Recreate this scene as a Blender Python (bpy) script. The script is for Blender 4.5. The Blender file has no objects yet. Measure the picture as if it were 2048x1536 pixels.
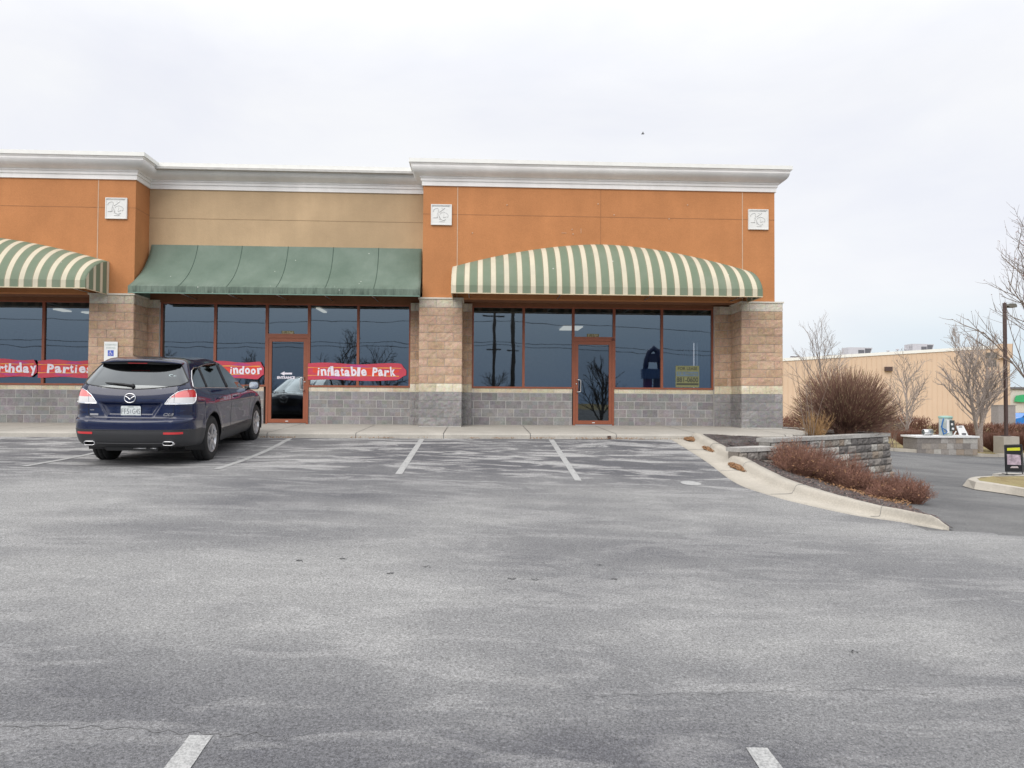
import bpy, math, random
from mathutils import Vector, Matrix, noise
from mathutils.bvhtree import BVHTree
random.seed(7)
rnd = random.random
uni = random.uniform
C = bpy.context.scene.collection
PI = math.pi
def sstep(a, b, x):
    t = max(0.0, min(1.0, (x-a)/(b-a))); return t*t*(3-2*t)

# ------------------------------------------------------------------ materials
def lin(c):
    return tuple(((x/255)/12.92 if x/255 <= .04045 else ((x/255+.055)/1.055)**2.4) for x in c)
class NT:
    def __init__(s, name):
        s.m = bpy.data.materials.new(name); s.m.use_nodes = True
        s.t = s.m.node_tree; s.t.nodes.clear()
        s.out = s.n('ShaderNodeOutputMaterial')
    def n(s, typ, **kw):
        nd = s.t.nodes.new(typ)
        for k, v in kw.items(): setattr(nd, k, v)
        return nd
    def l(s, a, b): s.t.links.new(a, b)
    def coord(s, scale=(1, 1, 1), world=False):
        if world:
            g = s.n('ShaderNodeNewGeometry'); o = g.outputs['Position']
        else:
            g = s.n('ShaderNodeTexCoord'); o = g.outputs['Object']
        mp = s.n('ShaderNodeMapping'); mp.inputs['Scale'].default_value = scale
        s.l(o, mp.inputs['Vector']); return mp.outputs[0]
    def noise(s, vec, scale, detail=4, rough=.6, dist=0):
        nd = s.n('ShaderNodeTexNoise'); nd.inputs['Scale'].default_value = scale
        nd.inputs['Detail'].default_value = detail; nd.inputs['Roughness'].default_value = rough
        nd.inputs['Distortion'].default_value = dist
        s.l(vec, nd.inputs['Vector']); return nd.outputs['Fac']
    def ramp(s, fac, stops):
        r = s.n('ShaderNodeValToRGB'); e = r.color_ramp.elements
        while len(e) < len(stops): e.new(.5)
        for i, (p, c) in enumerate(stops):
            e[i].position = p; e[i].color = (*c, 1) if len(c) == 3 else c
        s.l(fac, r.inputs[0]); return r.outputs[0]
    def mix(s, fac, a, b, typ='MIX'):
        nd = s.n('ShaderNodeMix', data_type='RGBA', blend_type=typ)
        for inp, v in ((nd.inputs[0], fac), (nd.inputs[6], a), (nd.inputs[7], b)):
            if isinstance(v, (int, float)): inp.default_value = v
            elif isinstance(v, tuple): inp.default_value = (*v, 1) if len(v) == 3 else v
            else: s.l(v, inp)
        return nd.outputs[2]
    def math(s, op, a, b=0.0, clamp=False):
        nd = s.n('ShaderNodeMath', operation=op, use_clamp=clamp)
        for inp, v in ((nd.inputs[0], a), (nd.inputs[1], b)):
            if isinstance(v, (int, float)): inp.default_value = v
            else: s.l(v, inp)
        return nd.outputs[0]
    def bsdf(s, col, rough=.7, metal=0.0, spec=.5, bump=None, bstr=.3, bdist=.01, coat=0.0):
        b = s.n('ShaderNodeBsdfPrincipled')
        for k, v in (('Base Color', col), ('Roughness', rough), ('Metallic', metal), ('Specular IOR Level', spec), ('Coat Weight', coat)):
            if isinstance(v, tuple): b.inputs[k].default_value = (*v, 1)
            elif isinstance(v, (int, float)): b.inputs[k].default_value = v
            else: s.l(v, b.inputs[k])
        if coat: b.inputs['Coat Roughness'].default_value = .03
        if bump is not None:
            bn = s.n('ShaderNodeBump'); bn.inputs['Strength'].default_value = bstr; bn.inputs['Distance'].default_value = bdist
            s.l(bump, bn.inputs['Height']); s.l(bn.outputs[0], b.inputs['Normal'])
        s.l(b.outputs[0], s.out.inputs[0]); return b

def plain(name, col, rough=.6, metal=0.0, var=.12, sc=6, spec=.5, bstr=.1, bdist=.004, coat=0):
    t = NT(name); v = t.coord()
    f = t.noise(v, sc, 5)
    lo = tuple(max(0, c*(1-var)) for c in col); hi = tuple(min(1, c*(1+var)) for c in col)
    c = t.ramp(f, [(.3, lo), (.7, hi)])
    t.bsdf(c, rough, metal, spec, bump=t.noise(v, sc*12, 3), bstr=bstr, bdist=bdist, coat=coat)
    return t.m

def stucco(name, col, k=1):
    t = NT(name); v = t.coord()
    big = t.noise(v, .7, 5, .6); st = t.noise(t.coord((2.2, 2.2, .35)), 1.2, 5, .65); fine = t.noise(v, 90, 3, .6)
    a = t.mix(t.ramp(big, [(.3, (0, 0, 0)), (.7, (1, 1, 1))]), tuple(c*.84 for c in col), tuple(min(1, c*1.10) for c in col))
    a = t.mix(t.ramp(st, [(.35, (1, 1, 1)), (.62, (0, 0, 0))]), a, t.mix(.35, a, tuple(c*.80 for c in col)), 'MIX')
    a = t.mix(.12, a, t.ramp(fine, [(.3, (.1, .1, .1)), (.7, (1, 1, 1))]), 'OVERLAY')
    tw = t.noise(v, 7, 6, .7, .4); t.bsdf(a, .88, 0, .25, bump=t.math('ADD', t.math('MULTIPLY', tw, 3.0), fine), bstr=.4, bdist=.006); return t.m

def tinted(name, mort=False, bstr=.5):
    """block faces: colour of each block comes with the mesh (attribute 'tint')"""
    t = NT(name); v = t.coord()
    at = t.n('ShaderNodeAttribute', attribute_name='tint')
    g = t.noise(v, 70, 4, .7); g2 = t.noise(v, 9, 5, .65); g3 = t.noise(v, 1.1, 4, .6)
    c = t.mix(.45, at.outputs['Color'], t.ramp(g, [(.32, (.18, .18, .18)), (.68, (.85, .85, .85))]), 'OVERLAY')
    c = t.mix(.35, c, t.ramp(g2, [(.3, (.3, .3, .3)), (.7, (.72, .72, .72))]), 'OVERLAY')
    c = t.mix(.3, c, t.ramp(g3, [(.3, (.32, .31, .30)), (.7, (.66, .66, .66))]), 'OVERLAY')
    t.bsdf(c, .92, 0, .2, bump=g, bstr=bstr, bdist=.008); return t.m

def asphalt(name, shade=1.0, dusty=1.0):
    t = NT(name); v = t.coord(world=True)
    w1 = t.noise(t.coord((.42, .75, 1), True), .75, 7, .60, .15)     # broad patches
    w2 = t.noise(t.coord((.55, 1.9, 1), True), 1.5, 9, .68, .7)  # dusty streaks
    w3 = t.noise(t.coord((.8, 1.0, 1), True), .30, 5, .5, .1)
    g1 = t.noise(v, 60, 3, .8); g2 = t.noise(v, 170, 2, .7)
    vor = t.n('ShaderNodeTexVoronoi'); vor.inputs['Scale'].default_value = 75; t.l(v, vor.inputs['Vector'])
    dark = tuple(c*shade for c in (.105, .105, .114)); mid = tuple(c*shade for c in (.170, .170, .174)); lite = tuple(c*shade for c in (.250, .249, .247))
    sx = t.n('ShaderNodeSeparateXYZ'); g = t.n('ShaderNodeNewGeometry'); t.l(g.outputs['Position'], sx.inputs[0])
    # parking bays are darker than the driven aisle
    mr = t.n('ShaderNodeMapRange', interpolation_type='SMOOTHSTEP'); t.l(sx.outputs['Y'], mr.inputs[0])
    mr.inputs[1].default_value = -8.2; mr.inputs[2].default_value = -5.0; mr.inputs[3].default_value = 0; mr.inputs[4].default_value = 1
    mr2 = t.n('ShaderNodeMapRange', interpolation_type='SMOOTHSTEP'); t.l(sx.outputs['Y'], mr2.inputs[0])
    mr2.inputs[1].default_value = -12.6; mr2.inputs[2].default_value = -14.4; mr2.inputs[3].default_value = 0; mr2.inputs[4].default_value = 1
    band = t.math('ADD', t.math('MULTIPLY', mr.outputs[0], .12*dusty), t.math('MULTIPLY', mr2.outputs[0], .15*dusty))
    s = t.math('ADD', t.math('MULTIPLY', w1, .5), t.math('ADD', t.math('MULTIPLY', w3, .5), 0.0))
    s = t.math('SUBTRACT', s, band)
    c = t.ramp(s, [(.33, dark), (.45, mid), (.56, lite)])
    stk = t.ramp(w2, [(.50, (0, 0, 0)), (.57, (.75, .75, .75)), (.66, (1, 1, 1))])
    stf = t.math('MULTIPLY', stk, t.math('ADD', t.math('MULTIPLY', mr.outputs[0], .56*dusty+.08), .20*dusty+.04))
    c = t.mix(stf, c, tuple(c_*shade for c_ in (.40, .395, .39)))
    c = t.mix(.80, c, t.ramp(g1, [(.30, (.16, .16, .16)), (.5, (.5, .5, .5)), (.72, (.88, .88, .88))]), 'OVERLAY')
    c = t.mix(.7, c, t.ramp(g2, [(.30, (.2, .2, .2)), (.7, (.8, .8, .8))]), 'OVERLAY')
    c = t.mix(t.ramp(vor.outputs['Distance'], [(.05, (.8, .8, .8)), (.17, (0, 0, 0))]), c, (.42, .41, .40))
    hgt = t.math('ADD', t.math('MULTIPLY', g1, .6), g2)
    t.bsdf(c, .9, 0, .25, bump=hgt, bstr=.25, bdist=.004); return t.m

def concrete(name, col, k=.14):
    t = NT(name); v = t.coord(world=True)
    b = t.noise(v, 1.3, 6, .65, .4); f = t.noise(v, 45, 4, .7)
    c = t.ramp(b, [(.3, tuple(x*(1-k) for x in col)), (.55, col), (.75, tuple(min(1, x*(1+k)) for x in col))])
    c = t.mix(.35, c, t.ramp(f, [(.3, (.3, .3, .3)), (.7, (.7, .7, .7))]), 'OVERLAY')
    t.bsdf(c, .92, 0, .2, bump=f, bstr=.3, bdist=.003); return t.m

def stripes():
    """awning cloth: cream bands on green with a thin brown pin line, running across X"""
    t = NT('striped_canvas'); g = t.n('ShaderNodeTexCoord'); sx = t.n('ShaderNodeSeparateXYZ'); t.l(g.outputs['UV'], sx.inputs[0])
    fr = t.math('FRACT', sx.outputs['X'])
    r = t.n('ShaderNodeValToRGB'); r.color_ramp.interpolation = 'CONSTANT'
    gr = (.165, .21, .145); cr = (.60, .545, .42); br = (.20, .13, .08); ol = (.27, .27, .17)
    stops = [(0, cr), (.36, br), (.375, gr), (.39, ol), (.41, gr), (.93, ol), (.95, gr), (.975, br)]
    e = r.color_ramp.elements
    while len(e) < len(stops): e.new(.5)
    for i, (p, c) in enumerate(stops): e[i].position = p; e[i].color = (*c, 1)
    t.l(fr, r.inputs[0])
    v = t.coord(); n = t.noise(v, 1.5, 5); w = t.noise(v, 240, 2)
    c = t.mix(t.ramp(n, [(.45, (0, 0, 0)), (.8, (.35, .35, .35))]), r.outputs[0], (.28, .29, .24))
    sp = t.n('ShaderNodeTexVoronoi'); sp.inputs['Scale'].default_value = 2.3; t.l(v, sp.inputs['Vector'])
    c = t.mix(t.ramp(sp.outputs['Distance'], [(.03, (.8, .8, .8)), (.045, (0, 0, 0))]), c, (.6, .6, .56))
    wr = t.noise(t.coord((1, .6, .6)), 2.6, 3, .5, .5); t.bsdf(c, .8, 0, .3, bump=wr, bstr=.5, bdist=.035); return t.m

def greencloth():
    t = NT('green_canvas'); v = t.coord()
    n = t.noise(v, 1.1, 6, .6); w = t.noise(v, 240, 2)
    c = t.ramp(n, [(.3, (.115, .162, .128)), (.55, (.150, .200, .162)), (.8, (.20, .25, .21))])
    sp = t.n('ShaderNodeTexVoronoi'); sp.inputs['Scale'].default_value = 3.2; t.l(v, sp.inputs['Vector'])
    c = t.mix(t.ramp(sp.outputs['Distance'], [(.035, (.9, .9, .9)), (.05, (0, 0, 0))]), c, (.6, .62, .56))
    st = t.noise(t.coord((9, 1, 1)), 1.4, 6, .7)
    sx = t.n('ShaderNodeSeparateXYZ'); g = t.n('ShaderNodeTexCoord'); t.l(g.outputs['Object'], sx.inputs[0])
    mr = t.n('ShaderNodeMapRange'); t.l(sx.outputs['Z'], mr.inputs[0])
    mr.inputs[1].default_value = 3.35; mr.inputs[2].default_value = 3.07; mr.inputs[3].default_value = 0; mr.inputs[4].default_value = 1
    d = t.math('MULTIPLY', mr.outputs[0], t.ramp(st, [(.42, (0, 0, 0)), (.62, (1, 1, 1))]))
    c = t.mix(t.math('MULTIPLY', d, .75), c, (.03, .045, .035))
    wr = t.noise(t.coord((1, .6, .6)), 2.2, 3, .5, .6); t.bsdf(c, .75, 0, .3, bump=wr, bstr=.55, bdist=.05); return t.m

def glass(name, tint=(.30, .33, .36), refl=1.0, wob=.0, tblend=0.0, color=(.80, .92, 1)):
    t = NT(name)
    tr = t.n('ShaderNodeBsdfTransparent'); tr.inputs[0].default_value = (*tint, 1)
    gl = t.n('ShaderNodeBsdfGlossy'); gl.inputs['Roughness'].default_value = .012 if wob else .0; gl.inputs[0].default_value = (*color, 1)
    if wob:
        v = t.coord(); n = t.noise(v, .9, 2, .4)
        bn = t.n('ShaderNodeBump'); bn.inputs['Strength'].default_value = 1.0; bn.inputs['Distance'].default_value = wob
        t.l(n, bn.inputs['Height']); t.l(bn.outputs[0], gl.inputs['Normal'])
    fr = t.n('ShaderNodeFresnel'); fr.inputs[0].default_value = 1.5
    f = t.math('MULTIPLY', fr.outputs[0], refl, True)
    mx = t.n('ShaderNodeMixShader'); t.l(f, mx.inputs[0]); t.l(tr.outputs[0], mx.inputs[1]); t.l(gl.outputs[0], mx.inputs[2])
    t.l(mx.outputs[0], t.out.inputs[0]); return t.m

def emis(name, col, s):
    t = NT(name); e = t.n('ShaderNodeEmission'); e.inputs[0].default_value = (*col, 1); e.inputs[1].default_value = s
    t.l(e.outputs[0], t.out.inputs[0]); return t.m

def paint(name, col, rough=.28):
    t = NT(name); v = t.coord(); n = t.noise(v, 900, 1); d = t.noise(v, 2.5, 5)
    c = t.mix(t.ramp(n, [(.4, (0, 0, 0)), (.75, (1, 1, 1))]), col, tuple(min(1, x*1.5+.001) for x in col))
    r = t.math('ADD', t.math('MULTIPLY', d, .16), rough-.06)
    t.bsdf(c, r, .0, .2, coat=1.0); return t.m

M = {}
M['orange'] = stucco('orange_stucco', (.51, .222, .092))
M['tan'] = stucco('tan_stucco', (.50, .36, .222))
M['white_eifs'] = stucco('cornice_paint', (.90, .88, .865))
M['cap_white'] = plain('metal_coping', (.78, .78, .75), .5, var=.04)
M['joint_dark'] = plain('wall_joint', (.34, .155, .068), .9)
M['joint_light'] = plain('wall_sealant', (.55, .40, .29), .9)
M['tanjoint'] = plain('tan_joint', (.30, .21, .12), .9)
M['brown'] = plain('soffit_shaded_orange', (.20, .085, .04), .85)  # wall orange darkened: shade under the awnings is put into the colour
M['block'] = tinted('concrete_block')
M['mortar'] = plain('mortar', (.50, .49, .47), .95)
M['ledge'] = concrete('cast_ledge', (.68, .64, .56))
M['frame'] = plain('red_brown_frame', (.27, .080, .038), .45, var=.08)
M['glass'] = glass('store_glass', (.42, .45, .47), 5.0, .0016)
M['dglass'] = glass('door_glass', (.30, .32, .34), 4.0, .0014)
M['canvas'] = stripes(); M['green'] = greencloth()
M['asphalt'] = asphalt('parking_asphalt'); M['asphalt2'] = asphalt('drive_asphalt', .66, 0.0)
M['walk'] = concrete('sidewalk_concrete', (.42, .395, .355))
M['kerb'] = concrete('kerb_concrete', (.45, .415, .36))
M['steel'] = plain('brushed_steel', (.62, .62, .62), .3, 1.0, .05)
M['white'] = plain('white_paint', (.75, .75, .75), .5, var=.05)
M['dark'] = plain('dark_interior', (.05, .05, .055), .9)
M['intwall'] = plain('interior_wall', (.50, .50, .51), .9)
M['bark'] = plain('bark', (.20, .155, .125), .95, var=.3, sc=12)
M['bark_pale'] = plain('pale_bark', (.33, .28, .25), .95, var=.25, sc=12)
M['red_twig'] = plain('red_twig', (.21, .105, .075), .9, var=.35, sc=9)
M['twig'] = plain('dark_twig', (.205, .115, .085), .9, var=.35, sc=7)
M['tip'] = plain('pale_twig', (.42, .33, .19), .9, var=.3, sc=9)
M['leaf_brown'] = plain('dry_leaf', (.25, .135, .065), .85, var=.5, sc=30)
M['leaf_dark'] = plain('dark_dry_leaf', (.16, .06, .035), .85, var=.4, sc=30)
M['dry_straw'] = plain('dry_straw', (.36, .22, .10), .9, var=.3, sc=12)
M['pole'] = plain('brown_pole_paint', (.075, .045, .04), .5)
M['wood_pole'] = plain('utility_pole_wood', (.06, .05, .045), .9)
M['wire'] = plain('black_wire', (.015, .015, .015), .7)

def mulchmat():
    t = NT('wood_mulch'); v = t.coord(world=True)
    vo = t.n('ShaderNodeTexVoronoi'); vo.inputs['Scale'].default_value = 60; t.l(t.coord((1, 1.8, 1), True), vo.inputs['Vector'])
    n = t.noise(v, 2, 5)
    c = t.mix(.75, t.ramp(n, [(.3, (.085, .055, .05)), (.7, (.19, .135, .12))]), vo.outputs['Color'], 'OVERLAY')
    hs = t.n('ShaderNodeHueSaturation'); hs.inputs['Saturation'].default_value = .35; t.l(c, hs.inputs['Color'])
    t.bsdf(hs.outputs[0], .95, 0, .15, bump=vo.outputs['Distance'], bstr=.8, bdist=.03); return t.m
M['mulch'] = mulchmat()
def grassmat():
    t = NT('winter_grass'); v = t.coord(world=True)
    n = t.noise(v, 1.2, 6, .7); f = t.noise(v, 40, 4, .7)
    c = t.ramp(n, [(.3, (.21, .16, .085)), (.6, (.30, .25, .13)), (.8, (.22, .23, .10))])
    c = t.mix(.5, c, t.ramp(f, [(.3, (.2, .2, .2)), (.7, (.8, .8, .8))]), 'OVERLAY')
    t.bsdf(c, .95, 0, .1, bump=f, bstr=.6, bdist=.02); return t.m
M['grass'] = grassmat()

# ------------------------------------------------------------------ mesh helpers
class MB:
    def __init__(s): s.v = []; s.f = []; s.mi = []; s.sm = []; s.col = {}; s.uv = {}
    def face(s, pts, mi=0, sm=False, col=None, uv=None):
        b = len(s.v); s.v += [tuple(p) for p in pts]; s.f.append(tuple(range(b, b+len(pts))))
        s.mi.append(mi); s.sm.append(sm)
        if col: s.col[len(s.f)-1] = col
        if uv: s.uv[len(s.f)-1] = uv
    def box(s, a, b, mi=0):
        x0, y0, z0 = a; x1, y1, z1 = b
        if x0 > x1: x0, x1 = x1, x0
        if y0 > y1: y0, y1 = y1, y0
        if z0 > z1: z0, z1 = z1, z0
        o = len(s.v)
        s.v += [(x0, y0, z0), (x1, y0, z0), (x1, y1, z0), (x0, y1, z0), (x0, y0, z1), (x1, y0, z1), (x1, y1, z1), (x0, y1, z1)]
        for q in ((0, 3, 2, 1), (4, 5, 6, 7), (0, 1, 5, 4), (1, 2, 6, 5), (2, 3, 7, 6), (3, 0, 4, 7)):
            s.f.append(tuple(o+i for i in q)); s.mi.append(mi); s.sm.append(False)
    def obox(s, c, ux, uy, uz, hx, hy, hz, mi=0):
        c = Vector(c); ux = Vector(ux).normalized()*hx; uy = Vector(uy).normalized()*hy; uz = Vector(uz).normalized()*hz
        o = len(s.v)
        for k in ((-1, -1, -1), (1, -1, -1), (1, 1, -1), (-1, 1, -1), (-1, -1, 1), (1, -1, 1), (1, 1, 1), (-1, 1, 1)):
            s.v.append(tuple(c+ux*k[0]+uy*k[1]+uz*k[2]))
        for q in ((0, 3, 2, 1), (4, 5, 6, 7), (0, 1, 5, 4), (1, 2, 6, 5), (2, 3, 7, 6), (3, 0, 4, 7)):
            s.f.append(tuple(o+i for i in q)); s.mi.append(mi); s.sm.append(False)
    def tube(s, pts, rs, n=6, mi=0, cap=True, closed=False):
        pts = [Vector(p) for p in pts]
        if not hasattr(rs, '__len__'): rs = [rs]*len(pts)
        rings = []; N = len(pts); up = None
        for i, p in enumerate(pts):
            if closed: d = pts[(i+1) % N]-pts[i-1]
            else: d = pts[min(i+1, N-1)]-pts[max(i-1, 0)]
            if d.length < 1e-9: d = Vector((0, 0, 1))
            d.normalize()
            if up is None:
                up = Vector((0, 0, 1)) if abs(d.z) < .9 else Vector((1, 0, 0))
            a = d.cross(up)
            if a.length < 1e-6: a = d.orthogonal()
            a.normalize(); b = a.cross(d).normalized(); up = b
            o = len(s.v)
            for k in range(n):
                t = 2*PI*k/n; s.v.append(tuple(p+a*(math.cos(t)*rs[i])+b*(math.sin(t)*rs[i])))
            rings.append(o)
        M_ = N if closed else N-1
        for i in range(M_):
            o, q = rings[i], rings[(i+1) % N]
            for k in range(n):
                s.f.append((o+k, o+(k+1) % n, q+(k+1) % n, q+k)); s.mi.append(mi); s.sm.append(n > 4)
        if cap and not closed:
            s.f.append(tuple(rings[0]+k for k in range(n))[::-1]); s.mi.append(mi); s.sm.append(False)
            s.f.append(tuple(rings[-1]+k for k in range(n))); s.mi.append(mi); s.sm.append(False)
    def lathe(s, prof, c, ax, ay, az, n=24, mi=0, sm=True):
        """prof: (radius, height along az)"""
        c = Vector(c); ax = Vector(ax); ay = Vector(ay); az = Vector(az); rings = []
        for r, h in prof:
            o = len(s.v)
            for k in range(n):
                t = 2*PI*k/n; s.v.append(tuple(c+ax*(r*math.cos(t))+ay*(r*math.sin(t))+az*h))
            rings.append(o)
        for i in range(len(rings)-1):
            o, q = rings[i], rings[i+1]
            for k in range(n):
                s.f.append((o+k, o+(k+1) % n, q+(k+1) % n, q+k)); s.mi.append(mi); s.sm.append(sm)
    def prism(s, poly, f, d0, d1, mi=0):
        """poly of 2-D points; f(u,v,d) -> 3-D"""
        n = len(poly); o = len(s.v)
        s.v += [tuple(f(u, v, d0)) for u, v in poly]+[tuple(f(u, v, d1)) for u, v in poly]
        s.f.append(tuple(range(o, o+n))); s.mi.append(mi); s.sm.append(False)
        s.f.append(tuple(range(o+2*n-1, o+n-1, -1))); s.mi.append(mi); s.sm.append(False)
        for i in range(n):
            j = (i+1) % n
            s.f.append((o+i, o+n+i, o+n+j, o+j)); s.mi.append(mi); s.sm.append(False)
    def build(s, name, mats, parent=None, local=False, fixn=False):
        me = bpy.data.meshes.new(name); me.from_pydata(s.v, [], s.f)
        if not isinstance(mats, (list, tuple)): mats = [mats]
        for m in mats: me.materials.append(m)
        me.polygons.foreach_set('material_index', s.mi); me.polygons.foreach_set('use_smooth', s.sm)
        if s.col:
            ca = me.color_attributes.new('tint', 'FLOAT_COLOR', 'CORNER')
            for i, p in enumerate(me.polygons):
                c = s.col.get(i, (.4, .4, .4))
                for li in p.loop_indices: ca.data[li].color = (*c, 1)
        if s.uv:
            ul = me.uv_layers.new(name='UVMap')
            for i, p in enumerate(me.polygons):
                u = s.uv.get(i)
                if u:
                    for k, li in enumerate(p.loop_indices): ul.data[li].uv = u[k]
        if fixn:
            import bmesh
            bm = bmesh.new(); bm.from_mesh(me); bmesh.ops.recalc_face_normals(bm, faces=bm.faces); bm.to_mesh(me); bm.free()
        me.update()
        o = bpy.data.objects.new(name, me); C.objects.link(o)
        if parent is not None:
            o.parent = parent
            if not local:
                w = WORLD[parent.name]; o.matrix_parent_inverse = w.inverted(); WORLD[o.name] = Matrix.Identity(4)
            else: WORLD[o.name] = WORLD.get(parent.name, Matrix.Identity(4))
        else: WORLD[o.name] = Matrix.Identity(4)
        return o
WORLD = {}
def tag(o, label=None, cat=None, group=None, kind=None):
    if label: o['label'] = label
    if cat: o['category'] = cat
    if group: o['group'] = group
    if kind: o['kind'] = kind
    return o
def thing(name, label, cat, loc=(0, 0, 0), rot=(0, 0, 0), group=None):
    o = bpy.data.objects.new(name, None); C.objects.link(o); o.location = loc; o.rotation_euler = rot
    o.empty_display_size = .2
    from mathutils import Euler
    WORLD[o.name] = Matrix.Translation(loc) @ Euler(rot).to_matrix().to_4x4()
    return tag(o, label, cat, group)
def struct(o): o['kind'] = 'structure'; return o

def text(s, size, origin, U, V, name, mat, parent=None, bold=0.0, xs=1.0, ext=.002, align='CENTER', fit=None, local=False, shear=0.0):
    """lettering mesh in the plane of U (right) and V (up); extrudes along U x V"""
    cu = bpy.data.curves.new('t', 'FONT'); cu.body = s; cu.size = size; cu.align_x = align; cu.align_y = 'CENTER'
    cu.offset = bold; cu.extrude = ext; cu.resolution_u = 3; cu.shear = shear
    ob = bpy.data.objects.new('t', cu); C.objects.link(ob)
    bpy.context.view_layer.update()
    dg = bpy.context.evaluated_depsgraph_get(); me = bpy.data.meshes.new_from_object(ob.evaluated_get(dg))
    bpy.data.objects.remove(ob); bpy.data.curves.remove(cu)
    U = Vector(U).normalized(); V = Vector(V).normalized(); N = U.cross(V); O = Vector(origin)
    if fit:
        xsn = [v.co.x for v in me.vertices]; w = max(xsn)-min(xsn); xs = fit/w
    m = MB()
    m.v = [tuple(O+U*(v.co.x*xs)+V*v.co.y+N*v.co.z) for v in me.vertices]
    m.f = [tuple(p.vertices) for p in me.polygons]; m.mi = [0]*len(m.f); m.sm = [False]*len(m.f)
    bpy.data.meshes.remove(me)
    return m.build(name, mat, parent, local)

# ------------------------------------------------------------------ camera
CAM = Vector((0, -17.9165, .6)); YAW, PITCH, ROLL, F = .0454, .0232, .0064, 1488.1
cy, sy, cp, sp = math.cos(YAW), math.sin(YAW), math.cos(PITCH), math.sin(PITCH)
fwd = Vector((sy*cp, cy*cp, sp)); rt = Vector((cy, -sy, 0)); up = Vector((-sy*sp, -cy*sp, cp))
# the photograph is rolled by ROLL
cr, sr = math.cos(ROLL), math.sin(ROLL)
R_ = rt*cr+up*sr; U_ = up*cr-rt*sr
cam = bpy.data.cameras.new('camera'); co = bpy.data.objects.new('camera', cam); C.objects.link(co)
cam.sensor_width = 36; cam.sensor_fit = 'HORIZONTAL'; cam.lens = F/2048*36; cam.clip_end = 3000; cam.clip_start = .05
co.matrix_world = Matrix(((R_.x, U_.x, -fwd.x, CAM.x), (R_.y, U_.y, -fwd.y, CAM.y), (R_.z, U_.z, -fwd.z, CAM.z), (0, 0, 0, 1)))
bpy.context.scene.camera = co
def ray(x, y):
    return (fwd+R_*((x-1024)/F)-U_*((y-768)/F))
def at(x, y, Y):
    d = ray(x, y); return CAM+d*((Y-CAM.y)/d.y)

# ------------------------------------------------------------------ terrain
ROWS = [(2, -.19, 0), (-2.2, -.19, 0), (-6.5, -.565, -.034), (-14.1, -1.12, -.036), (-25, -1.75, -.036), (-60, -2.2, -.02), (-300, -2.4, 0)]
def z_lot(X, Y):
    xs = X if X > -3 else -3+.35*(X+3)
    if Y >= -2.2: return -.19
    for (y0, g0, k0), (y1, g1, k1) in zip(ROWS, ROWS[1:]):
        if y1 <= Y <= y0:
            t = (y0-Y)/(y0-y1); dip = -.048*math.sin(PI*t)*sstep(-1.5, -4, X) if y0 == -2.2 else 0; return g0+t*(g1-g0)+(k0+t*(k1-k0))*max(-60, min(60, xs))+dip
    return -2.4
def z_drive(X, Y): return -.94-.058*(min(X, 26.5)-5.7)
GUT = [(4.12, -2.23), (4.15, -4.50), (4.10, -6.20), (4.33, -7.24), (4.65, -7.88), (4.98, -8.35), (5.38, -8.63), (5.74, -8.95)]
KTOP = [(4.75, -2.23), (4.75, -2.75), (4.77, -3.67), (4.78, -4.62), (4.79, -5.60), (4.86, -6.53), (5.02, -7.50), (5.24, -8.15), (5.53, -8.62), (5.80, -8.98)]
def xk(Y):
    if Y > KTOP[0][1]: return 4.75
    for (x0, y0), (x1, y1) in zip(KTOP, KTOP[1:]):
        if y1 <= Y <= y0: return x0+(x1-x0)*(y0-Y)/(y0-y1)
    return 5.8
def z_ground(X, Y):
    l = z_lot(X, Y)
    if Y < -9.0:
        d = z_drive(X, Y); return min(l, d) if X > 5.5 else l
    k = xk(Y)
    if X < k+.05: return l
    return l+(min(l, z_drive(X, Y))-l)*sstep(.05, .8, X-k) if Y > -8.9 else min(l, z_drive(X, Y))
def gridlines(segs):
    out = []
    for a, b, st in segs:
        n = max(1, round((b-a)/st)); out += [a+(b-a)*i/n for i in range(n)]
    return out+[segs[-1][1]]
def hit(x, y, zf=z_ground, dz=0):
    d = ray(x, y); a, b = .5, 120.
    t = .5
    while t < 120:
        P = CAM+d*t
        if P.z < zf(P.x, P.y)+dz: break
        t += .05
    a, b = t-.05, t
    for _ in range(30):
        m = (a+b)/2; P = CAM+d*m
        if P.z > zf(P.x, P.y)+dz: a = m
        else: b = m
    return CAM+d*a
def sheet(name, xs, ys, zf, mats, skip=None):
    m = MB(); nx = len(xs)
    for y in ys:
        for x in xs: m.v.append((x, y, zf(x, y)))
    for j in range(len(ys)-1):
        for i in range(nx-1):
            cx, cy_ = (xs[i]+xs[i+1])/2, (ys[j]+ys[j+1])/2
            if skip and skip(cx, cy_): continue
            m.f.append((j*nx+i, j*nx+i+1, (j+1)*nx+i+1, (j+1)*nx+i)); m.mi.append(0); m.sm.append(True)
    return struct(m.build(name, mats))
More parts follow.
